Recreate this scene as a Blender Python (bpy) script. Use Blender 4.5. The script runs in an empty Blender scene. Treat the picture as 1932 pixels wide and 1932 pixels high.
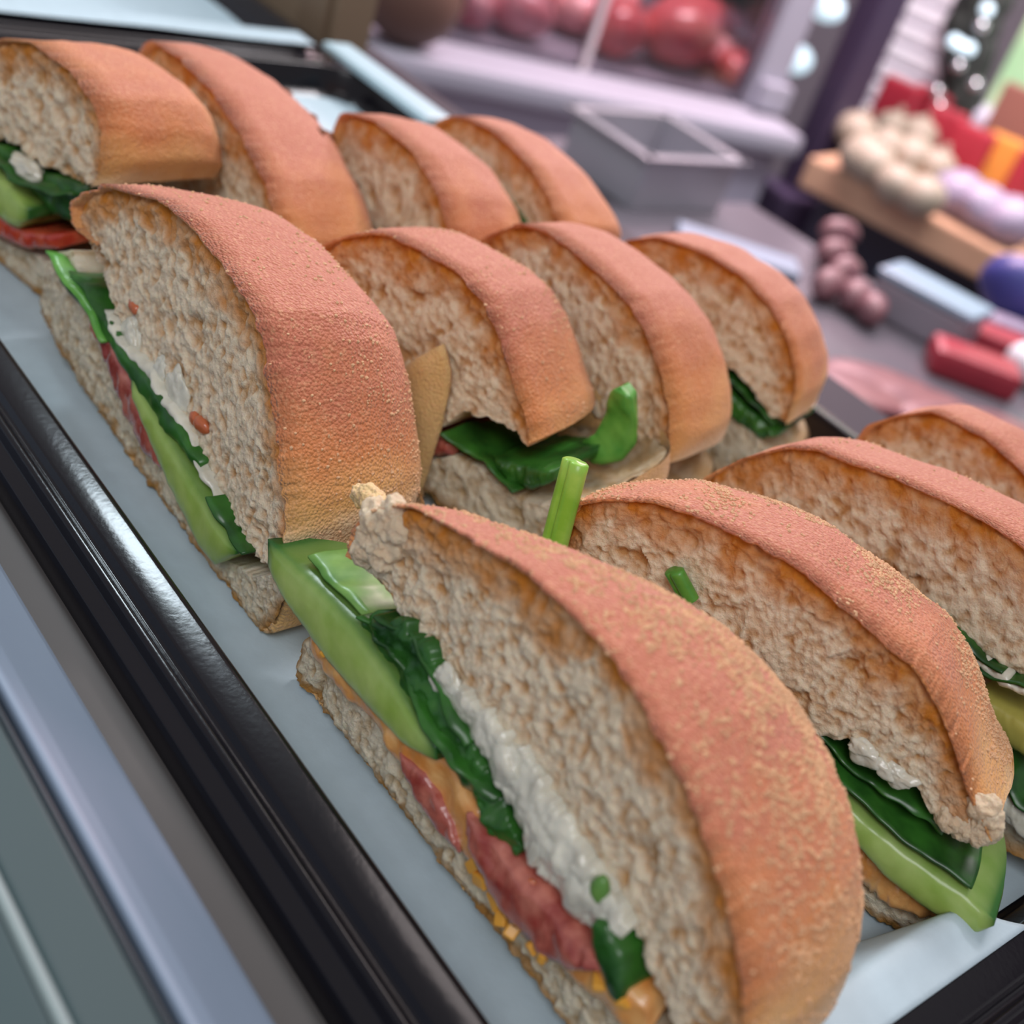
import bpy, bmesh, math, random
import numpy as np
from mathutils import Matrix, Vector
random.seed(5)
C = bpy.context.scene.collection
S = bpy.context.scene

# ------------------------------------------------------------------ camera, world, lights, exposure
F_PX = 2400.0
_r, _p, _y = (math.radians(a) for a in (20.05, 31.5, 41.3))
_up = np.array([math.sin(_r), -math.cos(_r), 0]); _rt = np.array([math.cos(_r), math.sin(_r), 0]); _fw = np.array([0, 0, 1.0])
_Z = _up*math.cos(_p) - _fw*math.sin(_p)
_H = _fw*math.cos(_p) + _up*math.sin(_p)
_Y = _H*math.cos(_y) + _rt*math.sin(_y)
_X = np.cross(_Y, _Z)
AX = np.stack([_X, _Y, _Z])
CAM = np.array([0, 0, 0.17])
cam = bpy.data.cameras.new('camera'); cam_o = bpy.data.objects.new('camera', cam); C.objects.link(cam_o)
cam.sensor_width = 36.0; cam.lens = F_PX/1932*36.0; cam.clip_start = 0.01; cam.clip_end = 50
cam_o.matrix_world = Matrix(((AX[0,0], -AX[0,1], -AX[0,2], CAM[0]), (AX[1,0], -AX[1,1], -AX[1,2], CAM[1]),
                             (AX[2,0], -AX[2,1], -AX[2,2], CAM[2]), (0, 0, 0, 1)))
cam.dof.use_dof = True; cam.dof.focus_distance = 0.245; cam.dof.aperture_fstop = 12.5
S.camera = cam_o
S.view_settings.view_transform = 'Standard'; S.view_settings.look = 'None'
S.view_settings.gamma = 1.0; S.view_settings.use_curve_mapping = False
S.view_settings.exposure = 0.0

w = bpy.data.worlds.new('shop_air'); S.world = w; w.use_nodes = True
w.node_tree.nodes['Background'].inputs[0].default_value = (0.66, 0.645, 0.68, 1)
w.node_tree.nodes['Background'].inputs[1].default_value = 0.50

def area(name, loc, target, sx, sy, power, color):
    l = bpy.data.lights.new(name, 'AREA'); l.shape = 'RECTANGLE'; l.size = sx; l.size_y = sy
    l.energy = power; l.color = color
    o = bpy.data.objects.new(name, l); C.objects.link(o); o.location = loc
    o.rotation_euler = (Vector(target) - Vector(loc)).to_track_quat('-Z', 'Y').to_euler()
    return o
area('ceiling_panel_light', (-0.7, 1.1, 1.9), (-0.25, 0.25, 0), 1.2, 1.2, 22.5, (1.0, 0.88, 0.86))
area('panel_fill_light', (-0.50, 1.30, 0.70), (-1.0, 1.75, 0.15), 0.4, 0.4, 7.0, (0.97, 0.98, 1.0))  # added fill aimed at the slatted panel, not light from the window
area('counter_lamp_light', (-0.74, 0.24, 0.60), (-0.18, 0.12, 0.0), 0.20, 0.10, 2.2, (0.78, 0.92, 1.0))
area('shop_front_light', (0.5, -0.7, 1.2), (-0.2, 0.2, 0), 0.7, 0.7, 11, (0.95, 0.96, 1.0))
area('meat_case_light', (-1.0, 1.25, 0.55), (-0.9, 1.15, -0.1), 0.5, 0.25, 15.0, (1.0, 0.70, 0.76))
area('shelf_fill_light', (-0.35, 0.95, 1.1), (-0.85, 1.6, -0.05), 0.3, 0.3, 10.0, (1.0, 0.96, 1.0))  # unseen fill, added to brighten the slatted panel and the shelf goods

# ------------------------------------------------------------------ helpers
def pix_ray(x, y):
    d = AX @ np.array([x-966.0, y-966.0, F_PX]); return d/np.linalg.norm(d)
def at_z(x, y, z=0.0):
    d = pix_ray(x, y); return CAM + d*(z-CAM[2])/d[2]
def at_plane(x, y, P0, n):
    d = pix_ray(x, y); P0 = np.asarray(P0, float); n = np.asarray(n, float)
    return CAM + d*(np.dot(P0-CAM, n)/np.dot(d, n))

def tag(o, label=None, cat=None, group=None, kind=None):
    if label: o['label'] = label
    if cat: o['category'] = cat
    if group: o['group'] = group
    if kind: o['kind'] = kind
    return o
def empty(name, loc=(0, 0, 0), rz=0.0):
    o = bpy.data.objects.new(name, None); C.objects.link(o); o.location = loc; o.rotation_euler = (0, 0, rz)
    o.empty_display_size = 0.02
    return o
def mk(name, V, F, mat, parent=None, smooth=True, attrs=None):
    me = bpy.data.meshes.new(name)
    me.from_pydata([tuple(v) for v in np.asarray(V, float)], [], [tuple(int(i) for i in f) for f in F]); me.update()
    if smooth: me.polygons.foreach_set('use_smooth', [True]*len(me.polygons))
    for k, a in (attrs or {}).items():
        at = me.attributes.new(k, 'FLOAT', 'POINT'); at.data.foreach_set('value', np.asarray(a, np.float32))
    if mat: me.materials.append(mat)
    o = bpy.data.objects.new(name, me); C.objects.link(o)
    if parent: o.parent = parent
    return o
def bm_obj(name, bm, mat, parent=None, smooth=False):
    me = bpy.data.meshes.new(name); bm.to_mesh(me); bm.free()
    if smooth: me.polygons.foreach_set('use_smooth', [True]*len(me.polygons))
    if mat: me.materials.append(mat)
    o = bpy.data.objects.new(name, me); C.objects.link(o)
    if parent: o.parent = parent
    return o
def box(name, size, loc, mat, parent=None, rot=(0, 0, 0), bevel=0.0, seg=2, taper=1.0):
    bm = bmesh.new(); bmesh.ops.create_cube(bm, size=1.0)
    for v in bm.verts:
        k = taper if v.co.z < 0 else 1.0
        v.co = Vector((v.co.x*size[0]*k, v.co.y*size[1]*k, v.co.z*size[2]))
    if bevel > 0: bmesh.ops.bevel(bm, geom=bm.edges[:], offset=bevel, segments=seg, affect='EDGES', profile=0.6)
    o = bm_obj(name, bm, mat, parent, smooth=False); o.location = loc; o.rotation_euler = rot
    return o
def gridfaces(n, m, close=False):
    F = []
    for i in range(n-1):
        for j in range(m if close else m-1):
            j2 = (j+1) % m
            F.append((i*m+j, i*m+j2, (i+1)*m+j2, (i+1)*m+j))
    return F
# ---- vectorised noise
def _h(ix, iy, iz, s):
    with np.errstate(over='ignore'):
        h = (ix.astype(np.int64)*374761393 + iy.astype(np.int64)*668265263 + iz.astype(np.int64)*2147483647 + int(s)*1274126177) & 0xffffffff
        h = ((h ^ (h >> 13))*1274126177) & 0xffffffff
        h = ((h ^ (h >> 16))*668265263) & 0xffffffff
        return ((h ^ (h >> 15)) & 0xffffff)/float(0xffffff)
def vnoise(P, scale, seed=0):
    Q = np.asarray(P, float)/scale; I = np.floor(Q); f = Q-I; f = f*f*(3-2*f); I = I.astype(np.int64); out = 0
    for dx in (0, 1):
        for dy in (0, 1):
            for dz in (0, 1):
                wgt = (f[:,0] if dx else 1-f[:,0])*(f[:,1] if dy else 1-f[:,1])*(f[:,2] if dz else 1-f[:,2])
                out = out + wgt*_h(I[:,0]+dx, I[:,1]+dy, I[:,2]+dz, seed)
    return out*2-1
def fbm(P, scale, octs=3, seed=0):
    o = 0; a = 1.0; t = 0
    for k in range(octs):
        o = o + a*vnoise(P, scale/2**k, seed+k*17); t += a; a *= 0.55
    return o/t
def worley(P, scale, seed=0):
    Q = np.asarray(P, float)/scale; I = np.floor(Q).astype(np.int64); best = np.full(len(Q), 9.0); rid = np.zeros(len(Q))
    for dx in (-1, 0, 1):
        for dy in (-1, 0, 1):
            for dz in (-1, 0, 1):
                a, b, c = I[:,0]+dx, I[:,1]+dy, I[:,2]+dz
                X = np.stack([a+_h(a, b, c, seed), b+_h(a, b, c, seed+5), c+_h(a, b, c, seed+9)], 1)
                d = np.sqrt(((X-Q)**2).sum(1)); m = d < best
                best = np.where(m, d, best); rid = np.where(m, _h(a, b, c, seed+13), rid)
    return best, rid
def resample(pts, n, smooth=0):
    p = np.asarray(pts, float); d = np.r_[0, np.cumsum(np.linalg.norm(np.diff(p, axis=0), axis=1))]
    t = np.linspace(0, d[-1], n); q = np.stack([np.interp(t, d, p[:, k]) for k in range(p.shape[1])], 1)
    for _ in range(smooth):
        q[1:-1] = (q[:-2]+2*q[1:-1]+q[2:])/4
    return q
def smooth_noise1(n, step, seed, amp=1.0):
    x = np.arange(n, dtype=float); return amp*fbm(np.stack([x, x*0, x*0], 1), step, 2, seed)

# ------------------------------------------------------------------ materials
def new_mat(name):
    m = bpy.data.materials.new(name); m.use_nodes = True
    nt = m.node_tree; return m, nt, nt.nodes, nt.links, nt.nodes['Principled BSDF']
def srgb(r, g, b):
    f = lambda c: (c/255/12.92) if c/255 <= 0.04045 else ((c/255+0.055)/1.055)**2.4
    return (f(r), f(g), f(b), 1)
def plain(name, col, rough=0.5, metal=0.0, noise=0.0, nscale=30.0, bump=0.0, bscale=200.0, coat=0.0, spec=0.5, sss=0.0, col2=None, emit=0.0):
    m, nt, N, L, B = new_mat(name)
    B.inputs['Base Color'].default_value = col; B.inputs['Roughness'].default_value = rough; B.inputs['Metallic'].default_value = metal
    B.inputs['Coat Weight'].default_value = coat; B.inputs['Coat Roughness'].default_value = 0.08; B.inputs['Specular IOR Level'].default_value = spec
    tc = N.new('ShaderNodeTexCoord')
    if noise > 0 or col2:
        t = N.new('ShaderNodeTexNoise'); t.inputs['Scale'].default_value = nscale; t.inputs['Detail'].default_value = 5; L.new(tc.outputs['Object'], t.inputs['Vector'])
        r = N.new('ShaderNodeValToRGB'); r.color_ramp.elements[0].position = 0.35; r.color_ramp.elements[1].position = 0.68
        c2 = col2 or tuple(max(0, c*(1-noise)) for c in col[:3])+(1,)
        r.color_ramp.elements[0].color = col; r.color_ramp.elements[1].color = c2
        L.new(t.outputs['Fac'], r.inputs['Fac']); L.new(r.outputs['Color'], B.inputs['Base Color'])
    if bump > 0:
        t2 = N.new('ShaderNodeTexNoise'); t2.inputs['Scale'].default_value = bscale; t2.inputs['Detail'].default_value = 4; L.new(tc.outputs['Object'], t2.inputs['Vector'])
        b = N.new('ShaderNodeBump'); b.inputs['Strength'].default_value = 0.6; b.inputs['Distance'].default_value = bump
        L.new(t2.outputs['Fac'], b.inputs['Height']); L.new(b.outputs['Normal'], B.inputs['Normal'])
    if sss > 0:
        B.inputs['Subsurface Weight'].default_value = sss; B.inputs['Subsurface Radius'].default_value = (1.0, 0.6, 0.35); B.inputs['Subsurface Scale'].default_value = 0.003
    if emit > 0:
        B.inputs['Emission Color'].default_value = col; B.inputs['Emission Strength'].default_value = emit
    return m

def crumb_mat(name, cream, tan, toast):
    m, nt, N, L, B = new_mat(name)
    tc = N.new('ShaderNodeTexCoord')
    n1 = N.new('ShaderNodeTexNoise'); n1.inputs['Scale'].default_value = 520; n1.inputs['Detail'].default_value = 6; n1.inputs['Roughness'].default_value = 0.7
    L.new(tc.outputs['Object'], n1.inputs['Vector'])
    n3 = N.new('ShaderNodeTexNoise'); n3.inputs['Scale'].default_value = 190; n3.inputs['Detail'].default_value = 5
    L.new(tc.outputs['Object'], n3.inputs['Vector'])
    a = N.new('ShaderNodeAttribute'); a.attribute_name = 'toast'
    h = N.new('ShaderNodeAttribute'); h.attribute_name = 'pore'
    # colour goes tan with pore depth, cream on raised ridges
    add = N.new('ShaderNodeMath'); add.operation = 'MULTIPLY_ADD'; add.inputs[1].default_value = 0.75; L.new(n3.outputs['Fac'], add.inputs[0]); L.new(h.outputs['Fac'], add.inputs[2])
    r = N.new('ShaderNodeValToRGB'); r.color_ramp.elements[0].position = 0.25; r.color_ramp.elements[0].color = cream
    r.color_ramp.elements[1].position = 0.95; r.color_ramp.elements[1].color = tan
    L.new(add.outputs[0], r.inputs['Fac'])
    t2 = N.new('ShaderNodeMath'); t2.operation = 'MULTIPLY_ADD'; t2.inputs[1].default_value = 1.5; t2.inputs[2].default_value = -0.75
    L.new(n3.outputs['Fac'], t2.inputs[0])
    t3 = N.new('ShaderNodeMath'); t3.operation = 'ADD'; t3.use_clamp = True; L.new(a.outputs['Fac'], t3.inputs[0]); L.new(t2.outputs[0], t3.inputs[1])
    t4 = N.new('ShaderNodeMath'); t4.operation = 'MULTIPLY'; t4.use_clamp = True; L.new(t3.outputs[0], t4.inputs[0])
    gate = N.new('ShaderNodeMapRange'); gate.inputs['From Min'].default_value = 0.02; gate.inputs['From Max'].default_value = 0.25; L.new(a.outputs['Fac'], gate.inputs['Value']); L.new(gate.outputs['Result'], t4.inputs[1])
    mx = N.new('ShaderNodeMix'); mx.data_type = 'RGBA'; L.new(t4.outputs[0], mx.inputs['Factor']); L.new(r.outputs['Color'], mx.inputs['A']); mx.inputs['B'].default_value = toast
    L.new(mx.outputs['Result'], B.inputs['Base Color'])
    B.inputs['Roughness'].default_value = 0.62; B.inputs['Specular IOR Level'].default_value = 0.3
    b = N.new('ShaderNodeBump'); b.inputs['Strength'].default_value = 1.0; b.inputs['Distance'].default_value = 0.0013; L.new(n1.outputs['Fac'], b.inputs['Height']); L.new(b.outputs['Normal'], B.inputs['Normal'])
    B.inputs['Subsurface Weight'].default_value = 0.25; B.inputs['Subsurface Radius'].default_value = (1.0, 0.55, 0.3); B.inputs['Subsurface Scale'].default_value = 0.0022
    return m
M_crumb = crumb_mat('bread_crumb', srgb(246, 226, 196), srgb(206, 154, 98), srgb(206, 128, 42))
M_crumb_low = crumb_mat('bread_crumb_base', srgb(232, 220, 194), srgb(190, 160, 118), srgb(178, 128, 64))

def crust_mat(name, dark, mid, pale, gold):
    m, nt, N, L, B = new_mat(name)
    tc = N.new('ShaderNodeTexCoord')
    a = N.new('ShaderNodeAttribute'); a.attribute_name = 'bake'
    n = N.new('ShaderNodeTexNoise'); n.inputs['Scale'].default_value = 70; n.inputs['Detail'].default_value = 5; n.inputs['Roughness'].default_value = 0.6; L.new(tc.outputs['Object'], n.inputs['Vector'])
    ad = N.new('ShaderNodeMath'); ad.operation = 'MULTIPLY_ADD'; ad.inputs[1].default_value = 0.36; L.new(n.outputs['Fac'], ad.inputs[0]); L.new(a.outputs['Fac'], ad.inputs[2])
    r = N.new('ShaderNodeValToRGB'); e = r.color_ramp.elements; e[0].position = 0.18; e[0].color = pale; e[1].position = 1.0; e[1].color = dark
    k = e.new(0.40); k.color = gold
    k = e.new(0.68); k.color = mid
    L.new(ad.outputs[0], r.inputs['Fac'])
    # fine semolina dust, paler
    v = N.new('ShaderNodeTexVoronoi'); v.inputs['Scale'].default_value = 1500; L.new(tc.outputs['Object'], v.inputs['Vector'])
    n2 = N.new('ShaderNodeTexNoise'); n2.inputs['Scale'].default_value = 1150; n2.inputs['Detail'].default_value = 5; L.new(tc.outputs['Object'], n2.inputs['Vector'])
    sp = N.new('ShaderNodeValToRGB'); sp.color_ramp.elements[0].position = 0.50; sp.color_ramp.elements[0].color = (0, 0, 0, 1); sp.color_ramp.elements[1].position = 0.72; sp.color_ramp.elements[1].color = (0.5, 0.5, 0.5, 1)
    L.new(n2.outputs['Fac'], sp.inputs['Fac'])
    mx = N.new('ShaderNodeMix'); mx.data_type = 'RGBA'; L.new(sp.outputs['Color'], mx.inputs['Factor']); L.new(r.outputs['Color'], mx.inputs['A']); mx.inputs['B'].default_value = srgb(226, 172, 128)
    L.new(mx.outputs['Result'], B.inputs['Base Color'])
    B.inputs['Roughness'].default_value = 0.62; B.inputs['Specular IOR Level'].default_value = 0.35
    B.inputs['Sheen Weight'].default_value = 0.25; B.inputs['Sheen Tint'].default_value = (1, 0.8, 0.75, 1)
    sm = N.new('ShaderNodeMath'); sm.operation = 'SUBTRACT'; L.new(n2.outputs['Fac'], sm.inputs[0]); L.new(v.outputs['Distance'], sm.inputs[1])
    b = N.new('ShaderNodeBump'); b.inputs['Strength'].default_value = 0.8; b.inputs['Distance'].default_value = 0.00042; L.new(sm.outputs[0], b.inputs['Height']); L.new(b.outputs['Normal'], B.inputs['Normal'])
    return m
M_crust = crust_mat('bread_crust', srgb(188, 110, 82), srgb(205, 128, 74), srgb(232, 206, 168), srgb(220, 166, 100))
M_crust_low = crust_mat('base_crust', srgb(180, 130, 76), srgb(206, 166, 110), srgb(226, 194, 138), srgb(214, 170, 100))
M_grain = plain('semolina', srgb(222, 176, 134), 0.7, noise=0.25, nscale=300)

def leaf_mat(name, a, b_, rough=0.32):
    m, nt, N, L, B = new_mat(name)
    tc = N.new('ShaderNodeTexCoord')
    n = N.new('ShaderNodeTexNoise'); n.inputs['Scale'].default_value = 120; n.inputs['Detail'].default_value = 4; L.new(tc.outputs['Object'], n.inputs['Vector'])
    wv = N.new('ShaderNodeTexWave'); wv.inputs['Scale'].default_value = 60; wv.inputs['Distortion'].default_value = 5; L.new(tc.outputs['Object'], wv.inputs['Vector'])
    r = N.new('ShaderNodeValToRGB'); r.color_ramp.elements[0].position = 0.35; r.color_ramp.elements[0].color = a; r.color_ramp.elements[1].position = 0.75; r.color_ramp.elements[1].color = b_
    L.new(n.outputs['Fac'], r.inputs['Fac']); L.new(r.outputs['Color'], B.inputs['Base Color'])
    B.inputs['Roughness'].default_value = rough; B.inputs['Specular IOR Level'].default_value = 0.5
    b = N.new('ShaderNodeBump'); b.inputs['Strength'].default_value = 0.2; b.inputs['Distance'].default_value = 0.0004; L.new(wv.outputs['Fac'], b.inputs['Height']); L.new(b.outputs['Normal'], B.inputs['Normal'])
    return m
M_leaf = leaf_mat('spinach_dark', srgb(22, 62, 20), srgb(58, 118, 40))
M_leaf_b = leaf_mat('spinach_bright', srgb(64, 134, 46), srgb(116, 176, 76))
M_leaf_p = leaf_mat('spinach_pale', srgb(72, 124, 50), srgb(126, 168, 84))
def cucumber_mat():
    m, nt, N, L, B = new_mat('cucumber')
    tc = N.new('ShaderNodeTexCoord'); a = N.new('ShaderNodeAttribute'); a.attribute_name = 'skin'
    n = N.new('ShaderNodeTexNoise'); n.inputs['Scale'].default_value = 160; n.inputs['Detail'].default_value = 4; L.new(tc.outputs['Object'], n.inputs['Vector'])
    r0 = N.new('ShaderNodeValToRGB'); r0.color_ramp.elements[0].position = 0.3; r0.color_ramp.elements[0].color = srgb(148, 178, 78); r0.color_ramp.elements[1].position = 0.8; r0.color_ramp.elements[1].color = srgb(184, 204, 122)
    L.new(n.outputs['Fac'], r0.inputs['Fac'])
    r = N.new('ShaderNodeValToRGB'); e = r.color_ramp.elements; e[0].position = 0.0; e[0].color = (0, 0, 0, 1); e[1].position = 1.0; e[1].color = (1, 1, 1, 1)
    L.new(a.outputs['Fac'], r.inputs['Fac'])
    mid = N.new('ShaderNodeMix'); mid.data_type = 'RGBA'; L.new(r.outputs['Color'], mid.inputs['Factor']); L.new(r0.outputs['Color'], mid.inputs['A']); mid.inputs['B'].default_value = srgb(40, 92, 34)
    L.new(mid.outputs['Result'], B.inputs['Base Color'])
    B.inputs['Roughness'].default_value = 0.28; B.inputs['Subsurface Weight'].default_value = 0.2; B.inputs['Subsurface Radius'].default_value = (0.5, 1.0, 0.4); B.inputs['Subsurface Scale'].default_value = 0.003
    b = N.new('ShaderNodeBump'); b.inputs['Strength'].default_value = 0.3; b.inputs['Distance'].default_value = 0.0004; L.new(n.outputs['Fac'], b.inputs['Height']); L.new(b.outputs['Normal'], B.inputs['Normal'])
    return m
M_cuc = cucumber_mat()
M_salami = plain('salami', srgb(150, 62, 54), 0.25, noise=0, nscale=260, col2=srgb(196, 118, 100), bump=0.0004, bscale=500, coat=0.4)
M_tomato = plain('tomato', srgb(176, 52, 36), 0.22, nscale=200, col2=srgb(204, 92, 60), bump=0.0003, coat=0.4)
M_egg = plain('egg_mayonnaise', srgb(226, 222, 204), 0.22, noise=0.26, nscale=170, bump=0.0004, bscale=500, coat=0.35, sss=0.2)
M_sauce = plain('orange_sauce', srgb(214, 138, 68), 0.25, nscale=220, col2=srgb(224, 172, 108), bump=0.0005, bscale=450, coat=0.35)
M_cheese = plain('grated_cheese', srgb(232, 168, 66), 0.35, noise=0.15, nscale=200)
M_stem = plain('chive', srgb(120, 176, 52), 0.3, nscale=150, col2=srgb(160, 204, 90))
M_red = plain('pepper_bit', srgb(196, 104, 62), 0.3, noise=0.2, nscale=300, coat=0.3)

# ------------------------------------------------------------------ tray, paper, counter rails
M_black = plain('black_tray_plastic', srgb(17, 15, 20), 0.18, bump=0.00006, bscale=700, coat=0.15, spec=0.32)
M_paper = plain('greaseproof_paper', srgb(184, 202, 211), 0.55, noise=0.07, nscale=160, bump=0.00012, bscale=900, sss=0.0)
M_steel = plain('brushed_steel', srgb(150, 148, 146), 0.33, metal=0.85, noise=0.12, nscale=18, bump=0.00004, bscale=400)
M_rail = plain('satin_rail', srgb(122, 138, 158), 0.45, metal=0.0, noise=0.05, nscale=9)
M_gap = plain('dark_seal', srgb(24, 38, 46), 0.5)
M_glass_front = plain('grey_green_glass', srgb(58, 76, 78), 0.5, noise=0.10, nscale=6, coat=0.0, spec=0.25)
M_ledge = plain('dull_steel_ledge', srgb(84, 80, 78), 0.6, metal=0.1, noise=0.18, nscale=14)
TX0, TX1, TY0, TY1, TZ = -0.475, -0.033, 0.106, 0.338, 0.012

def build_tray(name, x0, x1, y0, y1, zt, label):
    # profile from the floor centre outwards: (inset from inner top edge, z); stepped glossy rim sloping down and outwards
    w_ = 0.8
    prof = [(-0.012, -0.0015), (-0.006, -0.0012), (-0.0022, 0.002), (-0.0006, zt-0.001), (0.0, zt), (0.0012, zt+0.0003), (0.0085, zt-0.001), (0.0098, zt-0.0028),
            (0.0108, zt-0.003), (0.0122, zt-0.0022), (0.0136, zt-0.0026), (0.0148, zt-0.0048), (0.0185, zt-0.0058), (0.0195, zt-0.0085), (0.0192, -0.001)]
    rings = []
    for off, z in prof:
        rr = 0.02 + (off*w_ if off > 0 else off)
        rr = max(rr, 0.004)
        pts = []
        for (cx, cy, a0) in ((x1-0.02, y1-0.02, 0), (x0+0.02, y1-0.02, 90), (x0+0.02, y0+0.02, 180), (x1-0.02, y0+0.02, 270)):
            for k in range(9):
                a = math.radians(a0+k*90/8); pts.append((cx+rr*math.cos(a), cy+rr*math.sin(a), z))
        rings.append(pts)
    V = np.array([p for r in rings for p in r]); m = len(rings[0])
    F = [tuple(reversed(f)) for f in gridfaces(len(rings), m, close=True)]
    F.append(tuple(range(m)))
    t = empty(name, ((x0+x1)/2, (y0+y1)/2, 0)); tag(t, label, 'tray')
    V0 = V - np.array([(x0+x1)/2, (y0+y1)/2, 0])
    o = mk('tray_body', V0, F, M_black, t)
    mod = o.modifiers.new('b', 'BEVEL'); mod.width = 0.0004; mod.segments = 2; mod.limit_method = 'ANGLE'; mod.angle_limit = 0.4
    return t
tray = build_tray('serving_tray', TX0, TX1, TY0, TY1, TZ, 'glossy black plastic serving tray holding all the sandwiches')
tray2 = build_tray('serving_tray', -0.98, TX0-0.022, TY0+0.01, TY1-0.006, TZ, 'black tray lined with white paper beyond the left end of the sandwich tray')

def paper_sheet(name, x0, x1, y0, y1, lift, seed, nx=120, ny=70):
    xs = np.linspace(x0, x1, nx); ys = np.linspace(y0, y1, ny); X, Y = np.meshgrid(xs, ys)
    P = np.stack([X.ravel(), Y.ravel(), np.zeros(nx*ny)], 1)
    Z = 0.0006*fbm(P, 0.05, 3, seed)-0.0004 + lift(P[:,0], P[:,1])
    P[:,2] = Z
    return P, gridfaces(ny, nx)
zero = lambda x, y: 0*x
P, F = paper_sheet('paper_liner', TX0+0.006, TX1-0.007, TY0+0.0045, TY1-0.006, zero, 3)

pl = mk('paper_liner', P, F, M_paper)
tag(pl, 'pale blue-grey greaseproof paper lining the black sandwich tray', 'paper')
# the fold of the paper standing against the right-hand rim
def fold_sheet():
    ys = np.linspace(0.110, 0.197, 50)
    V = []
    for y in ys:
        k = (y-0.110)/0.087
        hp = 0.75+0.25*k; bow = 0.0012*math.sin((y-0.1)*60)
        prof = [(-0.060, 0.0006), (-0.0535, 0.0010), (-0.0465+bow, 0.0062*hp), (-0.0418+bow, 0.0132*hp), (-0.0405+bow*0.6, 0.0158*hp), (-0.0380, max(0.0158*hp, 0.0138)), (-0.0345, 0.0136), (-0.0318, 0.0128)]
        q = resample(np.array(prof), 30, 1)
        for x, z in q: V.append((x, y+k*(x+0.0405)*1.9, z))
    return np.array(V), gridfaces(len(ys), 30)
V, F = fold_sheet()
pf = mk('paper_fold', V, F, M_paper, pl)
mod = pf.modifiers.new('s', 'SOLIDIFY'); mod.thickness = 0.00025

P, F = paper_sheet('paper_liner', -0.972, TX0-0.0185, TY0+0.014, TY1-0.010, lambda x, y: 0.0005+0.0140*np.clip((x+0.540)/0.03, 0, 1)**1.3, 8, 90, 40)
p2 = mk('paper_liner', P, F, M_paper); tag(p2, 'white paper lining the neighbouring empty tray at the upper left', 'paper')

# counter: deck under the trays and the rails of the display case front
deck = box('display_counter', (1.5, 0.308, 0.02), (-0.55, 0.248, -0.0125), plain('grey_deck', srgb(62, 56, 64), 0.65, noise=0.1, nscale=6, spec=0.2), None, bevel=0.002)
tag(deck, 'grey display counter top carrying the black trays', 'counter')
M_rim_strip = plain('pale_blue_strip', srgb(176, 200, 208), 0.35)
e_ = box('far_rim_strip', (0.085, 0.015, 0.004), (-0.452, 0.3390, 0.0146), M_rim_strip, None, bevel=0.002); tag(e_, 'pale blue strip lying on the far rim behind the pitted sandwich half', 'strip')  # pale blue strip laid along part of the tray's far rim
def rail(name, prof, mat, x0, x1, label=None, cat=None, parent=None):
    n = len(prof); V = [(x0, y, z) for y, z in prof]+[(x1, y, z) for y, z in prof]
    F = [(i, (i+1) % n, n+(i+1) % n, n+i) for i in range(n)]+[tuple(reversed(range(n))), tuple(range(n, 2*n))]
    o = mk(name, V, F, mat, parent, smooth=False)
    mod = o.modifiers.new('b', 'BEVEL'); mod.width = 0.0008; mod.segments = 3; mod.limit_method = 'ANGLE'
    if label: tag(o, label, cat)
    return o

# ------------------------------------------------------------------ sandwiches
class Face:
    """vertical cut plane of a sandwich; pixel outlines become (s, z) in metres on it"""
    def __init__(self, x, y, yaw):
        a = math.radians(yaw); self.a = a
        self.P0 = np.array([x, y, 0.0]); self.e = np.array([math.cos(a), math.sin(a), 0]); self.n = np.array([-math.sin(a), math.cos(a), 0])
    def pt(self, x, y, off=0.0):
        p = at_plane(x, y, self.P0+self.n*off, self.n); return np.array([np.dot(p-self.P0, self.e), p[2]])
    def pts(self, L, off=0.0): return np.array([self.pt(x, y, off) for x, y in L])

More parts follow.
